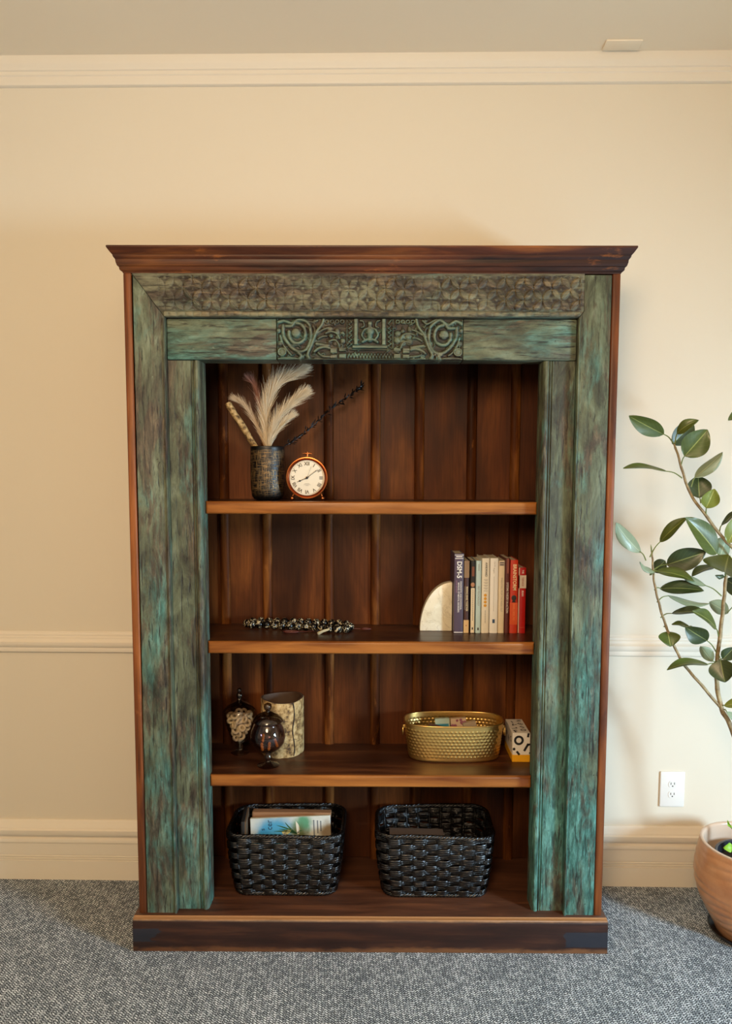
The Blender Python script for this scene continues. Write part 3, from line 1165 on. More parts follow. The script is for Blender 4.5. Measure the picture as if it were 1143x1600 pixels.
def book(x0, x1, h, depth, col, label, y=BKY, hard=False):
    w = x1 - x0
    t = thing('book', label, 'book', ((x0 + x1) / 2, y, Z2), group='books on the second shelf')
    ct = .0016 if not hard else .0026
    mt = cover_mat('cover_' + col.strip('#'), col)
    g = G()
    hw = w / 2
    # rounded spine
    pol = [(-hw, .006), (-hw + .001, .0022), (-hw * .55, .0003), (0, 0), (hw * .55, .0003), (hw - .001, .0022), (hw, .006), (hw, depth), (hw - ct, depth), (hw - ct, .0065), (-hw + ct, .0065), (-hw + ct, depth), (-hw, depth)]
    g.prism(pol, 'z', 0, h)
    g.obj('cover', mt, t, 40)
    G().box(-hw + ct, hw - ct, .007, depth - .003, .002, h - (.003 if hard else .001)).obj('page_block', M_PAGES, t)
    t['w'] = w
    return t


def spine_text(t, s, size, zc, mat, dx=0.0, sx=1.0, bold=0.0, name='spine_lettering', rot=1, spacing=1.0):
    me = text_mesh(name, s, size, mat, sx, bold, spacing=spacing)
    o = link(name, me, t)
    # reads from top to bottom
    o.matrix_local = Matrix.Translation((dx, -.0005, zc)) @ Matrix.Rotation(PI / 2, 4, 'X') @ Matrix.Rotation(-PI / 2 * rot, 4, 'Z')
    return o


def spine_patch(t, x0, x1, z0, z1, col, name='printed_block', off=.0003):
    w = t['w'] / 2
    G().box(max(x0, -w), min(x1, w), -off, .0025, z0, z1).obj(name, cover_mat('print_' + col.strip('#'), col), t)


def strokes(t, zs, x0, x1, th, mat, name='small_print'):
    g = G()
    for z in zs:
        g.box(x0, x1, -.0006, -.0002, z - th / 2, z + th / 2)
    g.obj(name, mat, t)


T_WHITE = plain('print_white', '#e6dfd0', .5)
T_PINK = plain('print_rose', '#b0788a', .5)
T_DARK = plain('print_dark', '#2a2622', .5)
T_GREY = plain('print_grey', '#8f887a', .5)
T_BLUE = plain('print_blue', '#35506e', .5)
T_YEL = plain('print_yellow', '#d99a1c', .5)
T_CREAM = plain('print_cream', '#ead9a8', .5)
T_ORG = plain('print_orange', '#e08a4a', .5)

# 1 purple manual
b1 = book(.2800, .3125, .2720, .138, '#4e404f', 'thick purple manual lettered DSM-5 beside the marble bookend', hard=True)
spine_text(b1, 'DSM-5', .0225, .2170, T_WHITE, .0005, .92, .02)
spine_text(b1, 'DIAGNOSTIC AND STATISTICAL', .0078, .1290, T_WHITE, .0068, .86, .008)
spine_text(b1, 'MANUAL OF MENTAL DISORDERS', .0078, .1225, T_WHITE, -.0012, .86, .008)
spine_text(b1, 'FIFTH EDITION', .0056, .1600, T_PINK, -.0085, .95, .0, spacing=1.2)
for hw_, za, zb_ in ((.0155, .2665, .2680), (.0105, .2605, .2635), (.0140, .2545, .2565), (.0155, .0015, .0035)):
    G().box(-hw_, hw_, -.0005, .001, za, zb_).obj('spine_rule', T_WHITE, b1)
# 2 brown paperback with tan ends
b2 = book(.3140, .3310, .2480, .138, '#4a2f2b', 'brown paperback lettered MAKING SENSE TOGETHER, next to the purple manual')
spine_patch(b2, -1, 1, .190, .2478, '#8b6f52')
spine_patch(b2, -1, 1, .0005, .045, '#d1ac76')
spine_text(b2, 'MAKING SENSE TOGETHER', .0086, .1180, T_CREAM, .0014, .80, .012)
strokes(b2, [.160 - i * .0024 for i in range(34)], -.0064, -.0040, .0013, T_GREY)
strokes(b2, [.105 - i * .0024 for i in range(13)], .0060, .0074, .0013, T_GREY)
spine_patch(b2, -.0014, .0014, .024, .028, '#8c2f1c', 'publisher_mark', .0006)
# 3 dark-topped cream paperback
b3 = book(.3355, .3520, .2480, .138, '#262320', 'slim cream paperback with dark portrait panel at its top')
spine_patch(b3, -.0062, .0062, .001, .155, '#e6d8ba')
spine_patch(b3, -.0040, .0046, .195, .228, '#7d4a34')
G().sphere((-.0005, .0, .166), .0072, 14, 8, sc=(1, .12, 1.1)).obj('portrait_print', plain('print_flesh', '#b58463', .5), b3, 180)
strokes(b3, [.150 - i * .0032 for i in range(34)], -.0016, .0022, .0019, T_GREY, 'title_print')
G().box(-.002, .002, -.0007, 0, .012, .020).obj('publisher_mark', T_DARK, b3)
# 4 light blue
b4 = book(.3540, .3720, .2480, .138, '#bcd6d8', 'slim pale blue paperback lettered SELF PSYCHOLOGY between cream books')
spine_text(b4, 'SELF PSYCHOLOGY', .0092, .128, T_GREY, .0, .85, .0)
strokes(b4, [.236 - i * .0026 for i in range(9)], -.0012, .0018, .0015, T_GREY)
G().box(-.0022, .0022, -.0007, 0, .010, .019).obj('publisher_mark', T_DARK, b4)
# 5 AWKWARD
b5 = book(.3738, .3995, .2565, .138, '#e2dac6', 'cream hardback lettered AWKWARD with four yellow dots', hard=True)
spine_text(b5, 'AWKWARD', .0098, .2180, T_DARK, .0015, .92, .02)
strokes(b5, [.1835 - i * .0095 for i in range(5)], -.0062, .0075, .0012, T_GREY)
strokes(b5, [.1800 - i * .0095 for i in range(4)], -.0030, .0060, .0010, T_GREY)
for k in range(4):
    G().sphere((-.0005, -.0003, .1305 - k * .0118), .0050, 14, 8, sc=(1, .08, 1)).obj('yellow_face_dot', T_YEL, b5, 180)
strokes(b5, [.078 - i * .0030 for i in range(15)], -.0014, .0016, .0016, T_GREY, 'author_print')
# 6 white
b6 = book(.4015, .4295, .2565, .138, '#e8e4da', 'thick white paperback with small blue square near the foot of its spine')
spine_text(b6, 'Carl R.', .0068, .2360, T_GREY, .001, .95, .0)
spine_text(b6, 'Rogers', .0068, .2150, T_GREY, -.001, .95, .0)
strokes(b6, [.194 - i * .0026 for i in range(46)], -.0012, .0002, .0014, T_GREY)
G().box(-.0042, .0042, -.0007, .001, .035, .048).obj('blue_publisher_square', T_BLUE, b6)
# 7 cream
b7 = book(.4305, .4515, .2480, .138, '#dbc8a6', 'tan paperback with small dark label at the top of its spine')
spine_patch(b7, -.0085, .0085, .2310, .2455, '#b7a493', 'top_label')
strokes(b7, [.2415, .2345], -.0065, .0065, .0028, T_DARK, 'label_print')
spine_text(b7, 'PARENTING FROM THE INSIDE OUT', .0088, .1320, T_GREY, .0, .82, .0)
# 8 dark red
b8 = book(.4525, .4685, .2570, .138, '#5b2c26', 'thin maroon paperback lettered SYSTEMS THEORY IN ACTION')
spine_text(b8, 'SYSTEMS THEORY IN ACTION', .0098, .1220, T_WHITE, .0, .80, .004)
spine_patch(b8, -.0020, .0038, .205, .2560, '#8a4a38', 'pale_band')
# 9 BRAINSTORM
b9 = book(.4700, .4965, .2510, .138, '#bf361c', 'orange-red book lettered BRAINSTORM in cream capitals', hard=True)
spine_text(b9, 'BRAINSTORM', .0170, .1920, T_CREAM, .001, .86, .015)
spine_patch(b9, -1, 1, .030, .105, '#cf5020', 'orange_panel')
spine_text(b9, 'DANIEL J. SIEGEL, M.D.', .0090, .073, T_ORG, .0, .66, .0)
G().sphere((0, -.0006, .1215), .0095, 16, 8, sc=(.9, .05, 1)).box(-.0048, .0048, -.0010, -.0003, .1075, .115).box(-.0072, .0072, -.0010, -.0003, .1065, .1085).obj('head_silhouette', T_DARK, b9, 40)
# 10 red and white
b10 = book(.4985, .5240, .2250, .138, '#a81612', 'short red book with white band lettered THE TEENAGE BRAIN, outermost of the row', hard=True)
spine_patch(b10, -.0128, -.0098, .001, .2245, '#cbb49c', 'white_edge')
spine_patch(b10, -1, 1, .155, .199, '#c9b8a2', 'white_band')
spine_text(b10, 'THE', .0088, .2110, T_WHITE, .001, .8, .01)
spine_text(b10, 'TEENAGE', .0092, .1770, plain('print_red', '#8e1512', .5), .001, .80, .01)
spine_text(b10, 'BRAIN', .0088, .1370, T_WHITE, .001, .8, .01)
strokes(b10, [.020], -.006, .008, .002, plain('print_rust', '#b2482f', .5))

# --- bead garland on the second shelf
def bead_mat():
    m = Mat('batik_bead')
    v = m.coord('Object', 9.0)
    n = m.noise(v, 62, 2, .4, 2.2)
    m.set('col', m.mix(m.ramp(n, [(.56, 0.0), (.60, 1.0)]), '#0c0a09', '#b8ac8c'))
    m.set('rough', .25)
    return m.m


gb = thing('bead_garland', 'folded strand of black and white patterned beads with a pale tassel', 'beads', (-.245, .262, Z2))
M_BEADM = bead_mat()
BR = .0148
bead = G().sphere((0, 0, 0), BR, 14, 10, sc=(1, 1, .96)).mesh('bead', M_BEADM, 180)
path = [(-.194, .022), (-.180, .046), (-.152, .050), (-.122, .046), (-.094, .045), (-.065, .044), (-.036, .043), (-.008, .042), (.020, .038), (.048, .034), (.076, .030), (.104, .026), (.131, .022), (.156, .010),
        (.170, -.016), (.158, -.042), (.130, -.047), (.102, -.040), (.074, -.030), (.046, -.022), (.018, -.016), (-.010, -.012), (-.038, -.010), (-.066, -.006), (-.094, -.001), (-.121, .005), (-.148, .010), (-.174, .0065)]
path = [(x, y * 1.38) for x, y in path]
for k, (x, y) in enumerate(path):
    o = link('bead', bead, gb, (x, y, BR * .97))
    o.rotation_euler = (rng.uniform(0, 6), rng.uniform(0, 6), rng.uniform(0, 6))
G().tube([(x, y, BR * .97) for x, y in path], .0012, 6, closed=True).obj('cord', plain('bead_cord', '#3a1a12', .7), gb)
M_RED = plain('red_cord', '#4f1f14', .6)
G().torus((-.028, -.062, .004), .0225, .0026, 28, 8, mat=Matrix.Diagonal((1.1, .55, 1)).to_3x3()).tube([(-.004, -.062, .004), (.02, -.058, .003), (.05, -.05, .004)], .0016, 6).obj('red_loop', M_RED, gb, 60)
G().torus((.226, -.012, .0045), .0125, .003, 24, 8, mat=Matrix.Diagonal((1.2, .6, 1)).to_3x3()).tube([(.165, -.015, .006), (.19, -.008, .004), (.212, -.011, .004)], .0016, 6).obj('red_loop', M_RED, gb, 60)
g = G()
for k in range(70):
    a = rng.uniform(-.55, .55)
    p0 = Vector((.098 + rng.uniform(-.002, .002), -.072, .013 + rng.uniform(-.003, .003)))
    p1 = p0 + Vector((-.030 * math.cos(a) - .004, -.030 * math.sin(a) * .6 - .012, -.0105 + rng.uniform(-.001, .003)))
    g.tube([p0, (p0 + p1) / 2 + Vector((0, 0, .002)), p1], .0007, 4)
g.sphere((.100, -.071, .014), .004, 10, 8)
g.obj('tassel', plain('tassel_thread', '#b5a884', .8), gb, 60)

# --- lidded jar with white rings
M_GLASS = glass('clear_glass', '#f1eee8', .03, 1.3)
M_SMOKE = glass('smoky_glass', '#d6cacc', .03, 1.2)
M_DGLASS = glass('lid_glass', '#a89c8e', .03, 1.5)
JX, JY = -.4640, .262
jar = thing('lidded_glass_jar', 'tall footed glass jar with knobbed lid, filled with white rings', 'jar', (JX, JY, Z3))
G().lathe([(.0005, .0), (.031, .0), (.032, .002), (.028, .005), (.012, .009), (.0065, .014), (.0065, .018), (.010, .022), (.0065, .026), (.0075, .030), (.014, .034), (.023, .042), (.036, .066), (.0455, .092), (.0520, .124), (.0535, .146), (.0520, .152),
           (.0500, .152), (.0510, .146), (.0495, .124), (.0430, .092), (.0335, .066), (.0205, .044), (.012, .038), (.0005, .037)], 36).obj('bowl', M_GLASS, jar, 50)
lid = G().lathe([(.0520, .1525), (.0555, .154), (.0540, .158), (.0430, .170), (.026, .181), (.012, .187), (.0065, .191), (.0055, .195), (.0105, .200), (.0125, .207), (.0105, .214), (.0065, .218), (.0085, .223), (.0085, .228), (.005, .233), (.0005, .234)], 36).obj('lid', M_DGLASS, jar, 50)
ring = G().torus((0, 0, 0), .0098, .0048, 18, 10).mesh('ring_candy', plain('white_candy', '#f2e6cc', .5), 180)
k = 0
tries = 0
placed = []
while k < 60 and tries < 6000:
    tries += 1
    z = rng.uniform(.046, .142)
    rmax = min(.049, .0205 + (z - .042) * .42) - .0140
    if rmax < .001:
        rmax = .001
    a = rng.uniform(0, 2 * PI)
    r = rmax * math.sqrt(rng.random())
    p = Vector((r * math.cos(a), r * math.sin(a), z))
    if any((p - q).length < .0168 for q in placed):
        continue
    placed.append(p)
    o = link('ring_candy', ring, None, (JX + p.x, JY + p.y, Z3 + p.z), (rng.uniform(.6, 2.2), rng.uniform(-.6, .6), rng.uniform(-1, 1)))
    tag(o, 'small white ring-shaped sweet inside the tall lidded glass jar', 'sweet', 'white rings in the glass jar')
    k += 1

# --- smoky goblet jar
QX, QY = -.3470, .146
gob = thing('glass_goblet_jar', 'smoky round-bowled glass goblet with lid in front of the birch holder', 'jar', (QX, QY, Z3))
G().lathe([(.0005, .0), (.036, .0), (.037, .002), (.033, .005), (.014, .010), (.0085, .014), (.0075, .018), (.0125, .024), (.0135, .031), (.0095, .038), (.0085, .042), (.014, .046), (.028, .052), (.044, .063), (.055, .080), (.0585, .100), (.0560, .120), (.0480, .140), (.0430, .148),
           (.0445, .152), (.0425, .153), (.0410, .148), (.0460, .139), (.0540, .120), (.0565, .100), (.0530, .081), (.0425, .0655), (.027, .055), (.0005, .051)], 40).obj('bowl', M_SMOKE, gob, 50)
G().lathe([(.0450, .1535), (.0520, .1545), (.0510, .158), (.0440, .168), (.030, .178), (.015, .184), (.008, .187), (.0075, .190), (.0125, .196), (.0140, .204), (.0115, .212), (.0005, .217)], 36).obj('lid', M_DGLASS, gob, 50)
M_AMBER = Mat('amber_gloss', col='#ffae3c', rough=.3).m
am = G()  # upright beaded amber pieces set inside the goblet bowl
for i in range(7):
    am.sphere((0, 0, -.012 + i * .004), .0042 + (.0014 if i % 2 else 0), 8, 6, sc=(1, .7, .7))
amm = am.mesh('amber_piece', M_AMBER, 180)
for (x, y, z, r) in ((-.012, -.030, .105, .12), (-.016, -.028, .074, -.1), (.008, -.030, .077, .08), (.030, -.022, .086, -.35)):
    o = link('amber_piece', amm, None, (QX + x, QY + y, Z3 + z), (0, r, rng.uniform(-.5, .5)))
    tag(o, 'small amber twisted piece inside the smoky glass goblet', 'sweet', 'amber pieces in the goblet')

# --- birch candle holder
BXc, BYc = -.3165, .281
bh = thing('birch_holder', 'hollow birch-bark cylinder standing behind the smoky goblet', 'candle holder', (BXc, BYc, Z3))
seg = 48
H_ = .1960
g = G()
rr = [.0755 + .0014 * math.sin(3 * a) + .0008 * math.sin(7 * a + 1) for a in [2 * PI * k / seg for k in range(seg)]]
v = []
for lv, (f_, z) in enumerate(((.98, 0), (1, .003), (1, .05), (1.004, .1), (1, .15), (1, H_ - .002), (.985, H_), (.90, H_), (.885, H_ - .003), (.88, .05), (.02, .05))):
    for k in range(seg):
        a = 2 * PI * k / seg
        zz = z + (.003 * math.sin(2 * a + .6) if z > .15 else 0)
        v.append((rr[k] * f_ * math.cos(a), rr[k] * f_ * math.sin(a), zz))
f = []
for i in range(10):
    for k in range(seg):
        l = (k + 1) % seg
        f.append((i * seg + k, i * seg + l, (i + 1) * seg + l, (i + 1) * seg + k))
n_out = 6 * seg
g.add(v, f[:n_out], 0)
g2 = G().add(v, f[n_out:], 0)
g.obj('bark', M_BARK, bh, 50)
g2.obj('hollow_core', plain('dark_hollow_wood', '#4a3524', .7), bh, 50)
# the dark seam running down the bark
sa = math.radians(-52)
pts = [(.0762 * math.cos(sa + .05 * math.sin(i * .7)), .0762 * math.sin(sa + .05 * math.sin(i * .7)), .004 + i * (H_ - .008) / 14) for i in range(15)]
G().tube(pts, [.0012 + .0016 * abs(math.sin(i * 1.3)) for i in range(15)], 6).obj('bark_seam', plain('bark_crack', '#20140c', .8), bh, 60)

# --- hammered gold tub
M_GOLD = Mat('hammered_gold', col='#e0b96e', metal=.95, rough=.30).m
TX, TY = .2880, .247


def oval(t, hx, hy, p=3.0):
    c, s = math.cos(t), math.sin(t)
    return (hx * math.copysign(abs(c) ** (2 / p), c), hy * math.copysign(abs(s) ** (2 / p), s))


tub = thing('gold_tub', 'oval hammered brass tub with ring handles on the third shelf', 'tub', (TX, TY, Z3))
NU, NV = 420, 74
TH = .1290
# arc-length parametrisation
tt = np.linspace(0, 2 * PI, 4001)
xy = np.array([oval(t, 1.0, .47) for t in tt])
ds = np.r_[0, np.cumsum(np.hypot(*np.diff(xy, axis=0).T))]
per = ds[-1]
tu = np.interp(np.linspace(0, per, NU, endpoint=False), ds, tt)
P = np.zeros((NU, NV, 3))
NDIM = 62
for j in range(NV):
    w = j / (NV - 1)
    if w < .06:
        s0 = w / .06
        hx, hy, z = .150 + .007 * math.sin(s0 * PI / 2), .067 + .007 * math.sin(s0 * PI / 2), .009 * (1 - math.cos(s0 * PI / 2))
    else:
        s0 = (w - .06) / .94
        hx, hy, z = .157 + .0155 * s0, .074 + .0105 * s0, .009 + (TH - .009) * s0
    for i in range(NU):
        x, y = oval(tu[i], hx, hy)
        uu = i / NU * NDIM
        row = (z - .014) / .0112
        rk = math.floor(row)
        du = (uu + .5 * (rk % 2)) % 1 - .5
        dv = row - rk - .5
        dim = math.exp(-(du * du + dv * dv) / .07) if 0 <= rk < 9 else 0
        k = 1 + .0021 * dim / math.hypot(x, y)
        P[i, j] = (x * k, y * k, z)
link('wall', grid_mesh('wall', P, M_GOLD, 180, closed_u=True), tub)
P2 = P.copy()
P2[:, :, 0] *= .985
P2[:, :, 1] *= .97
P2[:, :, 2] = np.maximum(P2[:, :, 2], .006)
link('inner_wall', grid_mesh('inner_wall', P2[:, ::-1], M_GOLD, 180, closed_u=True), tub)
rim = [(*oval(t, .1715, .0845), TH) for t in tu[::3]]
G().tube(rim, .0030, 8, closed=True).obj('rim', M_GOLD, tub, 180)
G().add([(*oval(t, .150, .068), .003) for t in tu[::6]], [tuple(range(70))]).add([(*oval(t, .149, .066), .0002) for t in tu[::6]], [tuple(range(70))[::-1]]).obj('bottom', M_GOLD, tub)
foot_r = [(*oval(t, .1520, .069), .0035) for t in tu[::3]]
G().tube(foot_r, .0028, 8, closed=True).obj('foot_ring', M_GOLD, tub, 180)
for s in (-1, 1):
    G().torus((s * .1775, -.005, .092), .0165, .0024, 28, 8, mat=(Matrix.Rotation(PI / 2, 3, 'Y') @ Matrix.Diagonal((1.0, .8, 1)).to_3x3())).obj('ring_handle', M_GOLD, tub, 180)
    G().box(s * .1735 - .004, s * .1735 + .004, -.011, .001, .100, .112, .0015).obj('handle_lug', M_GOLD, tub, 40)


def slab(name, label, cat, loc, rot, dims, col, extra=None, group=None):
    t = thing(name, label, cat, loc, rot, group)
    G().box(-dims[0] / 2, dims[0] / 2, -dims[1] / 2, dims[1] / 2, 0, dims[2], .0012, 1).obj('body', plain('pk_' + name + col.strip('#'), col, .5), t, 40)
    if extra:
        extra(t, dims)
    return t


def teal_print(t, d):
    G().box(-d[0] * .46, d[0] * .42, -d[1] / 2 - .0005, d[1] / 2 + .0005, d[2] * .35, d[2] * .84).obj('blue_panel', plain('teal_print', '#2b7584', .5), t)


def floral(t, d):
    g = G()
    for k in range(9):
        g.sphere((rng.uniform(-.4, .4) * d[0], -d[1] / 2, d[2] * rng.uniform(.6, .95)), rng.uniform(.003, .007), 8, 6, sc=(1, .1, 1))
    g.obj('floral_print', plain('rose_print', '#8a4d5e', .5), t, 180)


IN = 'packets in the gold tub'
slab('snack_packet', 'dark brown packet at the left inside the gold tub', 'packet', (.2020, .258, Z3 + .007), (-.10, .25, .1), (.046, .022, .100), '#4a2d1c', group=IN)
slab('snack_packet', 'pale green and blue packet inside the gold tub', 'packet', (.2570, .270, Z3 + .007), (-.10, -.06, -.05), (.052, .02, .116), '#9fae98', teal_print, IN)
slab('snack_packet', 'flowered pink and cream packet inside the gold tub', 'packet', (.3140, .274, Z3 + .007), (-.10, -.05, .06), (.056, .02, .116), '#c3a98c', floral, IN)
slab('snack_packet', 'plain beige packet at the right inside the gold tub', 'packet', (.3690, .260, Z3 + .007), (-.10, -.22, .1), (.046, .02, .110), '#a08f78', group=IN)

# --- patterned card-game box
box = thing('game_box', 'white box with black letter shapes and yellow base beside the gold tub', 'box', (.5145, .186, Z3))
bw, bd, bhh = .0605, .150, .1015
G().box(-bw / 2, bw / 2, 0, bd, .0245, bhh, .001, 1).obj('lid', plain('box_white', '#dcd3c4', .45), box, 40)
G().box(-bw / 2 - .0003, bw / 2 + .0003, -.0003, bd + .0003, 0, .0247, .0006, 1).obj('base', plain('box_yellow', '#e0a010', .45), box, 40)
T_K = plain('box_black', '#15110f', .5)
e = -.0005
g = G()
seg = 28
v = []
for k in range(seg):
    a = 2 * PI * k / seg
    for r in (.0092, .0168):
        v.append((-.0085 + r * math.cos(a), e, .0762 + r * math.sin(a)))
f = [(2 * k, 2 * k + 1, (2 * k + 3) % (2 * seg), (2 * k + 2) % (2 * seg)) for k in range(seg)]
g.add(v, f)
g.add([(-.0245 + .0048 * math.cos(2 * PI * k / 16), e, .0455 + .0048 * math.sin(2 * PI * k / 16)) for k in range(16)], [tuple(range(16))])


def bar(x0, z0, x1, z1, w):
    d = Vector((x1 - x0, 0, z1 - z0)).normalized()
    s = Vector((d.z, 0, -d.x)) * w / 2
    g.add([(x0 + s.x, e, z0 + s.z), (x1 + s.x, e, z1 + s.z), (x1 - s.x, e, z1 - s.z), (x0 - s.x, e, z0 - s.z)], [(0, 1, 2, 3)])


bar(-.0155, .0375, -.0055, .0250, .0075)
bar(.0100, .0385, .0245, .0645, .0078)
bar(.0215, .0590, .0302, .0630, .0068)
bar(.0245, .1012, .0225, .0870, .0076)
bar(.0290, .0340, .0302, .0300, .006)
g.obj('front_print', T_K, box)
for (s, x, y, r, sz) in (('F', -.016, .018, .2, .030), ('O', .012, .030, 0, .026), ('L', -.014, .052, 1.8, .028), ('S', .014, .062, .5, .026), ('V', -.012, .085, -.6, .028), ('E', .014, .096, .9, .026), ('i', -.012, .118, .2, .028), ('Z', .014, .130, -.3, .026)):
    me = text_mesh('top_print', s, sz, T_K, 1, .03)
    o = link('top_print', me, box, (x, y, bhh + .0004), (0, 0, r))
for (s, y, z, r) in (('C', .03, .07, .3), ('N', .07, .06, -.4), ('o', .11, .07, .1)):
    me = text_mesh('side_print', s, .026, T_K, 1, .03)
    o = link('side_print', me, box)
    o.matrix_local = Matrix.Translation((-bw / 2 - .0004, y, z)) @ Matrix.Rotation(-PI / 2, 4, 'Z') @ Matrix.Rotation(PI / 2, 4, 'X') @ Matrix.Rotation(r, 4, 'Z')

# --- wicker baskets
def wicker_mat():
    m = Mat('black_wicker')
    v = m.coord('Object', 3)
    n = m.noise(m.mapv(v, (14, 14, 420)), 1.0, 3, .6)
    m.set('col', m.ramp(n, [(.3, '#040303'), (.6, '#0b0807'), (.8, '#1a120e')]))
    m.set('rough', m.math('ADD', m.math('MULTIPLY', n, .22), .10))
    m.set('spec', .8)
    m.bump(n, 1.0, .0018)
    return m.m


M_WICK = wicker_mat()


def rrect(t, hx, hy, r):
    """point on a rounded rectangle by arc-length fraction t; also outward normal"""
    sx, sy = 2 * (hx - r), 2 * (hy - r)
    q = PI * r / 2
    L = 2 * sx + 2 * sy + 4 * q
    d = (t % 1.0) * L
    segs = [('l', (-hx + r, -hy), (1, 0), sx), ('c', (hx - r, -hy + r), -PI / 2, q), ('l', (hx, -hy + r), (0, 1), sy), ('c', (hx - r, hy - r), 0, q),
            ('l', (hx - r, hy), (-1, 0), sx), ('c', (-hx + r, hy - r), PI / 2, q), ('l', (-hx, hy - r), (0, -1), sy), ('c', (-hx + r, -hy + r), PI, q)]
    for s in segs:
        if d <= s[3] + 1e-9:
            if s[0] == 'l':
                x, y = s[1][0] + s[2][0] * d, s[1][1] + s[2][1] * d
                return x, y, s[2][1], -s[2][0]
            a = s[2] + d / r
            return s[1][0] + r * math.cos(a), s[1][1] + r * math.sin(a), math.cos(a), math.sin(a)
        d -= s[3]
    return hx, hy, 1, 0


def basket(x, y, hxb, hyb, hxt, hyt, h, label, sag, rot=0.0):
    t = thing('wicker_basket', label, 'basket', (x, y, Z4), (0, 0, rot), 'black wicker baskets')
    NS, ROWS = 28, 11
    rh = (h - .010) / ROWS

    def pt(f, z, off):
        w = z / h
        bul = .004 * math.sin(PI * w)
        px, py, nx, ny = rrect(f, hxb + (hxt - hxb) * w + bul, hyb + (hyt - hyb) * w + bul, .045 + .012 * w)
        return Vector((px + nx * off, py + ny * off, z))
    rowobj = []
    for k in range(ROWS):
        N = NS * 8
        zc = .005 + (k + .5) * rh
        sec = []
        lob = 3
        hh = rh * .56
        for i in range(10):     # outer side with ridges
            s = i / 9
            sec.append((.0024 + .0013 * abs(math.sin(PI * lob * s)), -hh + 2 * hh * s))
        sec += [(-.0008, hh), (-.0024, 0), (-.0008, -hh)]
        v = []
        ph = rng.uniform(-.1, .1)
        for i in range(N):
            f_ = i / N
            u = f_ * NS
            off = .0062 * math.cos(PI * u + PI * k)
            off = math.copysign(abs(off / .0062) ** .35, off) * .0062
            dzv = .0010 * math.sin(2 * PI * u * .5 + k * 1.7) + sag * math.sin(PI * (zc / h)) * .002 * math.sin(6 * f_ * 2 * PI + k)
            tilt = .0012 * math.sin(PI * u + PI * k + PI / 2)
            for (o_, z_) in sec:
                v.append(pt(f_, min(h, max(.001, zc + z_ + dzv + tilt * (1 if o_ > 0 else 1))), off + o_))
        m_ = len(sec)
        f = []
        for i in range(N):
            j = (i + 1) % N
            for q in range(m_):
                p_ = (q + 1) % m_
                f.append((i * m_ + q, j * m_ + q, j * m_ + p_, i * m_ + p_))
        G().add(v, f).obj('woven_strand', M_WICK, t, 60)
    for i in range(NS):
        f_ = (i + .5) / NS
        G().tube([pt(f_, z, 0) for z in np.linspace(.002, h - .004, 6)], .0034, 6).obj('stake', M_WICK, t, 60)
    # braided rim and foot
    for part, zc, rad in (('rim', h - .001, .0050), ('foot_braid', .006, .0042)):
        g = G()
        for s in range(4):
            N = 220
            pts = []
            for i in range(N):
                f_ = i / N
                a = 2 * PI * (f_ * 22 + s / 4)
                p = pt(f_, min(zc, h), .0046 * math.cos(a) + .001)
                p.z = zc + .0046 * math.sin(a) + (.004 * math.sin(4 * PI * f_ + 1.0) * sag if part == 'rim' else 0)
                pts.append(p)
            g.tube(pts, rad * .72, 6, closed=True)
        g.obj(part, M_WICK, t, 60)
    g = G()
    n = 60
    g.add([pt(i / n, .004, -.004) for i in range(n)], [tuple(range(n))])
    g.add([pt(i / n, .0015, -.004) for i in range(n)], [tuple(range(n))[::-1]])
    g.obj('bottom', M_WICK, t)
    return t


basket(-.2900, .212, .168, .104, .194, .121, .212, 'black wicker basket holding a blue book and cardboard, left of the two', .6)
basket(.2180, .206, .172, .104, .196, .121, .215, 'black wicker basket on the right, nearly empty', 1.0)

# contents of the left basket
M_CARD = plain('brown_card', '#a07450', .75)
bx = thing('cardboard_folder', 'brown cardboard box standing behind the blue book in the basket', 'box', (-.2850, .262, Z4 + .010), (-.06, .01, 0))
G().box(-.140, .140, -.016, .016, 0, .209, .0015, 1).obj('body', M_CARD, bx, 40)
G().box(-.1403, -.1340, -.0163, .0163, .15, .2093, .0015, 1).obj('edge_tape', plain('card_edge', '#8a623f', .7), bx, 40)
bi = thing('dark_binder', 'thin dark binder at the left end inside the book basket', 'binder', (-.4400, .205, Z4 + .010), (0, 0, .08))
G().box(-.006, .006, -.07, .055, 0, .232, .002, 2).obj('cover', plain('dark_binder', '#1c1a18', .5), bi, 40)
G().box(.0055, .0105, -.066, .052, .002, .229).obj('pages', plain('binder_pages', '#5f4830', .8), bi)


def book_cover():
    m = Mat('blue_cover_print')
    x, y, z = m.sep(m.coord('Object'))
    n = m.noise(m.coord('Object'), 14, 4, .6)
    c = m.ramp(m.math('ADD', x, m.math('MULTIPLY', m.math('SUBTRACT', n, .5), .12)),
               [(0.0, '#cfd3cc'), (.5, '#cfd3cc'), (1.0, '#cfd3cc')])
    def blob(cx, cz, r):
        d = m.math('SQRT', m.math('ADD', m.math('POWER', m.math('SUBTRACT', x, cx), 2.0), m.math('POWER', m.math('SUBTRACT', z, cz), 2.0)))
        d = m.math('ADD', d, m.math('MULTIPLY', m.math('SUBTRACT', n, .5), .06))
        return m.n('ShaderNodeMapRange', Value=d, i1=r, i2=r * .35, _interpolation_type='SMOOTHSTEP').outputs[0]
    c = m.mix(blob(-.055, .160, .10), c, '#4f9fc4')
    c = m.mix(blob(-.095, .150, .05), c, '#3f93c0')
    c = m.mix(blob(.045, .195, .048), c, '#5f9a78')
    c = m.mix(blob(.030, .165, .05), c, '#5f6a44')
    c = m.mix(blob(.135, .170, .045), c, '#8f7f68')
    m.set('col', c)
    m.set('rough', .4)
    return m.m


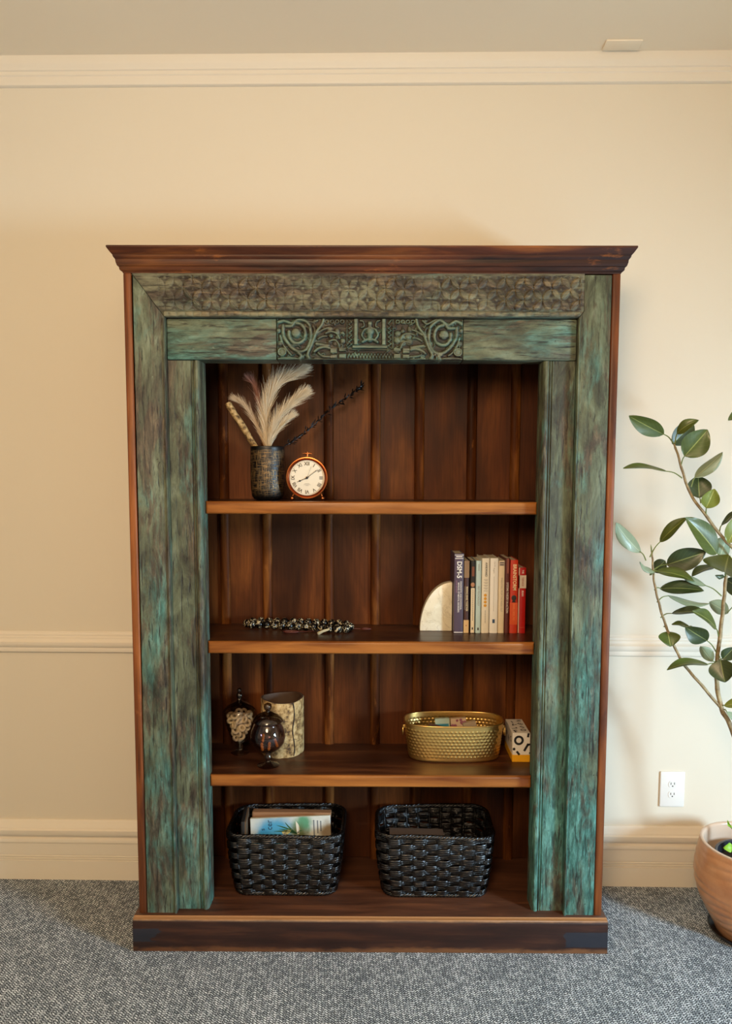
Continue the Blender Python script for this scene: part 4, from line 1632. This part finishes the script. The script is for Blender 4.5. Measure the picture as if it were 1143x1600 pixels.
bb = thing('picture_book', 'pale blue book with daffodil cover standing in the left wicker basket', 'book', (-.2720, .190, Z4 + .004), (-.10, -.045, 0))
G().box(-.140, .140, -.006, .006, 0, .223, .001, 1).obj('cover', book_cover(), bb, 40)
G().box(-.138, .1385, -.0045, .0045, .001, .2235).obj('page_block', M_PAGES, bb)
e2 = -.0066
T_NAVY = plain('cover_navy', '#23324a', .5)


def cover_text(s, size, x, z, rotq, mt=T_NAVY, sx=1.0, bold=0.0):
    me = text_mesh('cover_lettering', s, size, mt, sx, bold)
    o = link('cover_lettering', me, bb)
    o.matrix_local = Matrix.Translation((x, e2, z)) @ Matrix.Rotation(PI / 2, 4, 'X') @ Matrix.Rotation(rotq * PI / 2, 4, 'Z')


cover_text('cer', .030, -.073, .1985, 1, T_NAVY, .88)
cover_text('s', .022, -.097, .184, 1, T_NAVY)
for k, (x, L) in enumerate(((.082, 12), (.095, 10), (.106, 8))):
    g = G()
    for i in range(L):
        g.box(x - .0022, x + .0022, e2 - .0001, e2 + .0004, .2070 - i * .0045 - k * .002, .2098 - i * .0045 - k * .002)
    g.obj('small_print', T_NAVY, bb)


def blade(x0, z0, x1, z1, w, mt, bend=.0, name='leaf_print'):
    g = G()
    d = Vector((x1 - x0, 0, z1 - z0))
    s = Vector((d.z, 0, -d.x)).normalized()
    v = []
    N = 10
    for i in range(N + 1):
        t_ = i / N
        c = Vector((x0, 0, z0)) + d * t_ + s * bend * math.sin(PI * t_)
        ww = w * math.sin(PI * min(.98, .12 + .88 * t_)) ** .7
        for sg in (-1, 1):
            v.append((c.x + s.x * ww * sg, e2 - .0001, c.z + s.z * ww * sg))
    g.add(v, [(2 * i, 2 * i + 1, 2 * i + 3, 2 * i + 2) for i in range(N)])
    g.obj(name, mt, bb)


T_LEAF = plain('print_leaf', '#2f5a34', .5)
T_DAFF = plain('print_daffodil', '#c9bd7a', .5)
T_PETAL = plain('print_petal', '#ded9c8', .5)
for (x1, z1, b_) in ((-.058, .176, .004), (-.048, .197, .003), (-.018, .206, -.003), (-.040, .184, .002), (.040, .176, -.003)):
    blade(.022, .166, x1, z1, .0026, T_LEAF, b_)
blade(-.030, .172, .004, .180, .0075, T_DAFF, .004, 'flower_print')
blade(-.028, .160, -.016, .172, .006, T_PETAL, .002, 'flower_print')
blade(.026, .163, .020, .208, .0060, T_PETAL, .003, 'flower_print')
blade(.026, .163, .028, .195, .0020, T_DAFF, .004, 'flower_print')

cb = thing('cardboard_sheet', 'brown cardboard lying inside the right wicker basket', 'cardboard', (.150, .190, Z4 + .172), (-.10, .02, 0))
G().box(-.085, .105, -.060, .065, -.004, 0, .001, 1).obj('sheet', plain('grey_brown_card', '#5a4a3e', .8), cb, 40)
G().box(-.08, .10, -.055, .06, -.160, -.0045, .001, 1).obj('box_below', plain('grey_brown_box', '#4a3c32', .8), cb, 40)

# ------------------------------------------------------------------ wall socket
M_PLATE = plain('socket_plastic', '#e6e4de', .35)
sk = thing('wall_socket', 'white double power socket on the wall right of the bookcase', 'socket', (1.115, .3845 - .0005, .3725), WROT)
G().box(-.0455, .0455, -.0065, .001, -.067, .067, .0035, 3).obj('plate', M_PLATE, sk, 40)
for s in (-1, 1):
    pol = [(.0155 * math.cos(a), .0155 * math.sin(a)) for a in [2 * PI * k / 28 for k in range(28)]]
    pol = [(x, max(-.0125, min(.0125, z)) + s * .0195) for x, z in pol]
    rc = G().prism(pol, 'y', -.0080, -.006, .0004, 1).obj('receptacle', M_PLATE, sk, 40)
    g = G()
    for xx in (-.0062, .0062):
        g.box(xx - .0012, xx + .0012, -.0084, -.0070, s * .0195 - .001, s * .0195 + .0075)
    g.tube([(0, -.0084, s * .0195 - .0065), (0, -.0070, s * .0195 - .0065)], .0026, 10)
    g.obj('slot', plain('socket_slot', '#3a3632', .6), rc)
G().tube([(0, -.0070, 0), (0, -.0062, 0)], .0030, 12).obj('screw', M_PLATE, sk, 40)

# ------------------------------------------------------------------ potted rubber plant
PX_, PY_ = 1.268, .085


def pot_mat():
    m = Mat('pot_glaze')
    x, y, z = m.sep(m.coord('Object'))
    n = m.noise(m.coord('Object'), 10, 5, .6)
    c = m.ramp(n, [(.3, '#a9744c'), (.5, '#bd8a62'), (.7, '#c99c78')])
    m.set('col', c)
    m.set('rough', .30)
    m.set('coat', .3)
    m.bump(m.noise(m.mapv(m.coord('Object'), (6, 6, 60)), 1.0, 5, .6), .25, .003)
    return m.m


pot = thing('plant_pot', 'rounded tan glazed pot with wavy ridges on the carpet at the right', 'pot', (PX_, PY_, .0185))
NU, NV = 120, 90
ctrl = [(0, .098), (.03, .114), (.07, .137), (.12, .160), (.165, .171), (.205, .1745), (.25, .170), (.288, .1635), (.304, .1605)]
P = np.zeros((NU, NV, 3))
zs = np.linspace(0, .304, NV)
rs = np.interp(zs, [c_[0] for c_ in ctrl], [c_[1] for c_ in ctrl])
for i in range(NU):
    a = 2 * PI * i / NU
    for j in range(NV):
        zt = zs[j] + .009 * math.sin(a * 2 + 1.2) + .004 * math.sin(5 * a + zs[j] * 40)
        rid = abs(((zt / .0265) % 1) - .5) * 2
        r = rs[j] + .0036 * (1 - rid ** 2) * min(1, (.304 - zs[j]) / .03) * (.55 + .45 * math.sin(a * 3 + zs[j] * 31))
        P[i, j] = (r * math.cos(a), r * math.sin(a), zs[j])
M_POT = pot_mat()
link('body', grid_mesh('body', P, M_POT, 180, closed_u=True), pot)
G().lathe([(.1605, .304), (.1600, .308), (.1560, .3095), (.1500, .308), (.1475, .302), (.150, .27), (.152, .22), (.145, .15), (.12, .08), (.0005, .075)], 96).obj('rim', plain('pot_rim', '#c9b09a', .25), pot, 60)
G().lathe([(.0005, 0), (.098, 0)], 48).obj('bottom', M_POT, pot)
sa_ = G().lathe([(.0005, .0), (.108, .0), (.118, .004), (.126, .016), (.1265, .019), (.1235, .019), (.116, .0075), (.105, .0055), (.0005, .0055)], 64).obj('plant_saucer', plain('dark_saucer', '#191513', .25), None, 50, loc=(PX_, PY_, .0003))
tag(sa_, 'glossy black saucer under the tan plant pot', 'saucer')
pot.location.z = .0062
npot = thing('nursery_pot', 'black plastic nursery pot of soil sunk inside the tan pot', 'pot', (PX_ + .004, PY_, .083))
G().lathe([(.0005, .0), (.088, .0), (.108, .178), (.116, .180), (.1165, .188), (.113, .1895), (.1075, .188), (.1055, .180), (.104, .16)], 64).obj('shell', Mat('black_plastic', col='#23262e', rough=.25).m, npot, 50)
m = Mat('potting_soil')
n = m.noise(m.coord('Object'), 70, 6, .7)
m.set('col', m.ramp(n, [(.3, '#140d09'), (.6, '#34241a'), (.8, '#5a4231')]))
m.set('rough', .95)
m.bump(n, 1.0, .006)
G().lathe([(.105, .155), (.07, .158), (.0005, .162)], 40).obj('soil', m.m, npot, 180)

plant = thing('rubber_plant', 'leggy rubber plant with oval green leaves growing from the tan pot', 'plant', (1.288, PY_, .245))
PO = Vector((1.288, PY_, .245))


def stem_mat():
    m = Mat('plant_stem')
    n = m.noise(m.coord('Object'), 55, 4, .6)
    m.set('col', m.ramp(n, [(.3, '#6b5638'), (.55, '#93805a'), (.75, '#b3a27c')]))
    m.set('rough', .6)
    return m.m


M_STEM = stem_mat()
STEMS = [
    ([(1.2880, .085, .245), (1.2345, .08, .5297), (1.1807, .08, .7023), (1.1444, .08, .7706), (1.1239, .08, .8621), (1.1229, .08, .9362), (1.132, .08, 1.0624), (1.1367, .08, 1.1459), (1.1397, .08, 1.2186)], .0088, .0050),
    ([(1.1444, .08, .7706), (1.0767, .085, .8499), (1.0178, .09, .9185), (.984, .095, .9851), (.9541, .1, 1.0579), (.9307, .1, 1.1316), (.9179, .105, 1.1937), (.9134, .11, 1.2559), (.9112, .115, 1.2826)], .0052, .0030),
    ([(1.2345, .08, .5297), (1.2403, .08, .724), (1.2449, .08, .8944), (1.2362, .08, 1.0837), (1.2023, .08, 1.2395), (1.1546, .08, 1.3012), (1.1268, .08, 1.3278), (1.0709, .08, 1.3973), (1.0193, .08, 1.4644), (.997, .08, 1.5151), (.9811, .08, 1.5616), (.9651, .08, 1.6099), (.9563, .08, 1.628)], .0072, .0030),
    ([(1.2362, .08, 1.0837), (1.2470, .085, 1.25), (1.2420, .09, 1.42), (1.2260, .085, 1.58), (1.2120, .08, 1.697)], .0050, .0026)]
for pts, r0, r1 in STEMS:
    q = bez(pts, 60)
    q = [p - PO + Vector((.0008 * math.sin(i * 1.1), 0, 0)) for i, p in enumerate(q)]
    G().tube(q, [r0 + (r1 - r0) * i / 60 + .0005 * (i % 7 == 0) for i in range(61)], 10).obj('stem', M_STEM, plant, 60)


def leaf_mats():
    out = []
    for nm, c0, c1, vein in (('leaf_top', '#36451a', '#566427', '#9aa258'), ('leaf_young', '#5f6c22', '#7f8632', '#bcbd70'), ('leaf_dark', '#26331a', '#3c4a22', '#8a9456'), ('leaf_under', '#74856a', '#8c9c82', '#b4bd98')):
        m = Mat(nm)
        uv = m.n('ShaderNodeUVMap', _uv_map='UVMap').outputs[0]
        u, v, _ = m.sep(uv)
        d = m.math('ABSOLUTE', m.math('SUBTRACT', v, .5))
        n = m.noise(m.coord('Object', 3), 25, 3, .5)
        c = m.mix(n, c0, c1)
        sv = m.math('ABSOLUTE', m.math('SUBTRACT', m.math('FRACT', m.math('SUBTRACT', m.math('MULTIPLY', u, 7.0), m.math('MULTIPLY', d, 5.0))), .5))
        c = m.mix(m.ramp(sv, [(.0, .20), (.05, 0.0)]), c, vein)
        c = m.mix(m.ramp(d, [(.010, .75), (.028, 0.0)]), c, vein)
        m.set('col', c)
        m.set('rough', .36 if nm != 'leaf_under' else .45)
        m.set('coat', .05)
        m.bump(m.math('MULTIPLY', m.ramp(d, [(0.0, 0.0), (.06, 1.0)]), 1.0), .4, .001)
        out.append(m.m)
    return out


ML = leaf_mats()
M_PET = plain('leaf_stalk', '#6d7a3c', .5)
LEAVES = [
((0.956,0.080,1.629),(0.923,0.080,1.659),(0.806,0.060,1.714),0.0580,15,1,0.04,0),
((0.960,0.080,1.630),(0.961,0.070,1.661),(1.009,0.030,1.701),0.0400,30,1,0.18,0),
((0.959,0.080,1.622),(0.968,0.120,1.630),(1.037,0.130,1.700),0.0680,20,1,0.02,2),
((0.982,0.080,1.562),(0.984,0.060,1.590),(1.040,0.030,1.670),0.0840,10,1,0.03,0),
((0.987,0.080,1.521),(0.934,0.080,1.543),(0.790,0.050,1.554),0.0504,72,1,0.05,0),
((1.017,0.080,1.493),(1.027,0.080,1.523),(1.104,0.060,1.601),0.0480,35,-1,0.05,0),
((1.049,0.080,1.442),(1.052,0.100,1.458),(1.055,0.120,1.528),0.0756,10,1,0.02,2),
((1.067,0.080,1.401),(1.058,0.060,1.427),(1.074,0.040,1.487),0.0560,15,1,0.03,1),
((0.892,0.110,1.254),(0.877,0.120,1.280),(0.785,0.100,1.377),0.0546,30,-1,0.10,0),
((0.904,0.110,1.265),(0.939,0.120,1.314),(1.006,0.080,1.397),0.0462,38,1,0.06,0),
((1.124,0.080,1.258),(1.102,0.070,1.281),(0.985,0.030,1.399),0.0800,35,1,0.05,0),
((1.132,0.080,1.250),(1.128,0.100,1.272),(1.157,0.120,1.333),0.0630,30,-1,0.03,0),
((0.910,0.105,1.220),(0.964,0.120,1.240),(1.068,0.070,1.287),0.0756,10,1,0.06,2),
((0.908,0.105,1.212),(0.923,0.100,1.220),(1.032,0.060,1.196),0.0504,50,1,0.12,0),
((0.906,0.108,1.207),(0.932,0.150,1.213),(0.978,0.170,1.248),0.0462,10,1,0.02,2),
((0.908,0.105,1.207),(0.919,0.100,1.217),(0.863,0.090,1.250),0.0360,65,-1,0.10,0),
((0.920,0.103,1.158),(0.941,0.110,1.162),(1.067,0.070,1.164),0.0546,35,1,0.08,2),
((0.929,0.100,1.119),(0.971,0.120,1.138),(1.099,0.100,1.111),0.0420,62,-1,0.08,0),
((0.942,0.100,1.068),(0.978,0.100,1.082),(1.076,0.050,1.093),0.0520,62,1,0.10,2),
((1.124,0.080,1.010),(1.105,0.060,1.043),(1.014,0.020,1.106),0.0588,55,1,0.10,0),
((1.121,0.080,0.955),(1.078,0.060,1.002),(1.000,0.040,1.049),0.0640,15,1,0.05,2),
((1.049,0.092,1.031),(1.040,0.110,1.037),(0.991,0.130,1.042),0.0336,60,1,0.06,0),
((0.953,0.100,1.039),(0.966,0.100,1.022),(0.966,0.070,0.980),0.0693,15,1,0.08,0),
((1.124,0.080,0.915),(1.088,0.070,0.921),(0.950,0.050,0.914),0.0504,58,1,0.14,0),
((1.124,0.080,0.915),(1.097,0.060,0.933),(1.058,0.060,0.984),0.0420,25,-1,0.05,0),
((1.125,0.080,0.947),(1.115,0.040,0.944),(1.118,0.010,0.879),0.0800,10,1,0.08,2),
((1.125,0.080,0.924),(1.131,0.060,0.941),(1.161,0.050,0.981),0.0440,15,1,0.03,2),
((1.177,0.080,1.115),(1.161,0.100,1.084),(1.107,0.120,1.118),0.0504,20,-1,0.04,0),
((1.138,0.080,1.208),(1.112,0.030,1.225),(1.079,-0.060,1.288),0.1320,20,1,0.05,1),
((1.135,0.080,1.241),(1.103,0.080,1.242),(1.021,0.060,1.212),0.0462,55,1,0.05,2),
((1.112,0.080,1.348),(1.118,0.080,1.371),(1.176,0.080,1.424),0.0280,55,1,0.04,2),
((1.149,0.080,1.299),(1.137,0.070,1.316),(1.175,0.060,1.415),0.0600,15,1,0.04,1),
((1.212,0.080,1.697),(1.194,0.080,1.737),(1.120,0.070,1.704),0.0400,30,1,0.05,0),
((1.146,0.080,0.775),(1.143,0.060,0.787),(1.212,0.040,0.809),0.0378,40,1,0.06,1),
((1.151,0.080,0.766),(1.150,0.060,0.768),(1.206,0.040,0.737),0.0294,40,-1,0.06,0),
((1.136,0.080,1.204),(1.148,0.100,1.195),(1.218,0.090,1.149),0.0630,10,1,0.05,2),
((1.139,0.080,1.198),(1.134,0.080,1.204),(1.101,0.070,1.211),0.0180,20,1,0.05,2),
((1.128,0.080,1.143),(1.074,0.080,1.177),(0.988,0.090,1.227),0.0378,55,-1,0.05,0),
((1.210,0.080,0.852),(1.228,0.100,0.889),(1.266,0.080,0.979),0.0840,10,1,0.05,0),
((1.209,0.080,1.084),(1.204,0.060,1.129),(1.244,0.020,1.216),0.0800,10,1,0.05,0),
((1.203,0.080,1.229),(1.232,0.080,1.270),(1.288,0.060,1.354),0.0840,10,1,0.05,0),
]


def leaf(ps, b_, t_, wpx, roll_, face, arch, mi, parent, origin):
    ps, b_, t_ = Vector(ps), Vector(b_), Vector(t_)
    D = t_ - b_
    L = D.length
    D.normalize()
    view = (CAM_POS - (b_ + t_) / 2).normalized()
    N = (view - D * view.dot(D)).normalized()
    N = Matrix.Rotation(math.radians(roll_) * (1 if D.x > 0 else -1), 3, D) @ N     # tilted so that the upper face looks up
    if N.z < 0 and roll_ > 25:
        N = Matrix.Rotation(-2 * math.radians(roll_) * (1 if D.x > 0 else -1), 3, D) @ N
    if face < 0:
        N = -N
    S = D.cross(N).normalized()
    hw = wpx / 2
    NL, NW = 16, 8
    v, uv = [], []
    for side in (0, 1):
        for i in range(NL + 1):
            t = i / NL
            w = hw * max(.02, math.sin(PI * min(1, t ** .88 * .985 + .012)) ** .72)
            for j in range(NW + 1):
                s = j / NW * 2 - 1
                p = b_ + D * L * t + N * (arch * L * 4 * t * (1 - t) * .6 - arch * L * t * t * .3)
                p = p + S * w * s * .985 + N * (abs(s) ** 1.5 * w * .28 + .0025 * math.sin(7 * t + 3 * s) * abs(s)) - N * .0007 * side
                v.append(p - origin)
                uv.append((t, (s + 1) / 2))
    f, mi_ = [], []
    k0 = (NL + 1) * (NW + 1)
    for i in range(NL):
        for j in range(NW):
            a = i * (NW + 1) + j
            q = (a, a + NW + 1, a + NW + 2, a + 1)
            f.append(q)
            mi_.append(0)
            f.append(tuple(k0 + x for x in q[::-1]))
            mi_.append(1)
    for i in range(NL):
        a, c = i * (NW + 1), (i + 1) * (NW + 1)
        f.append((a, k0 + a, k0 + c, c)); mi_.append(0)
        a, c = a + NW, c + NW
        f.append((c, k0 + c, k0 + a, a)); mi_.append(0)
    me = bpy.data.meshes.new('leaf')
    me.from_pydata([tuple(p) for p in v], [], f)
    me.materials.append(ML[mi])
    me.materials.append(ML[3])
    me.polygons.foreach_set('material_index', mi_)
    ul = me.uv_layers.new(name='UVMap')
    li = np.zeros(len(me.loops), dtype=np.int32)
    me.loops.foreach_get('vertex_index', li)
    ul.data.foreach_set('uv', np.array(uv, dtype=np.float32)[li].reshape(-1))
    # make sure the upper face looks along N
    me.update()
    if me.polygons[0].normal.dot(N) < 0:
        me.flip_normals()
    me.shade_smooth()
    me.set_sharp_from_angle(angle=math.radians(70))
    o = link('leaf', me, parent)
    mid = (ps + b_) / 2 + Vector((0, 0, .006))
    G().tube([p - origin for p in bez([ps, mid, b_ + D * L * .03], 8)], [.0021 - .0006 * i / 8 for i in range(9)], 6).obj('petiole', M_PET, o, 60)
    return o


for l in LEAVES:
    leaf(*l, plant, PO)
# growing tips
for c_, h_ in (((.9112, .115, 1.2826), .024), ((1.1397, .08, 1.2186), .02)):
    c_ = Vector(c_) - PO
    G().tube([c_, c_ + Vector((-.002, 0, h_ * .6)), c_ + Vector((-.004, 0, h_))], [.0028, .0020, .0003], 8).obj('leaf_sheath', M_PET, plant, 60)

# seedling in the pot
sd = thing('seedling', 'tiny bright green seedling at the edge of the tan pot', 'seedling', (1.196, .045, .247))
so = Vector((1.196, .045, .247))
M_SEED = plain('seedling_green', '#7fae2c', .5)
G().tube([(0, 0, 0), (-.006, .002, .06), (-.012, .0, .12), (-.018, -.002, .155)], [.0018, .0015, .0012, .0008], 6).obj('stem', M_SEED, sd, 60)
for ps, b_, t_, w in (((1.190, .047, .310), (1.180, .042, .325), (1.150, .035, .322), .030), ((1.184, .045, .365), (1.176, .045, .385), (1.160, .040, .412), .010), ((1.190, .047, .33), (1.20, .03, .345), (1.225, .01, .35), .028), ((1.180, .045, .39), (1.19, .04, .40), (1.215, .03, .405), .014)):
    lf = leaf(ps, b_, t_, w, 20, 1, .2, 1, sd, so)
    lf.data.materials[0] = M_SEED
    lf.data.materials[1] = M_SEED
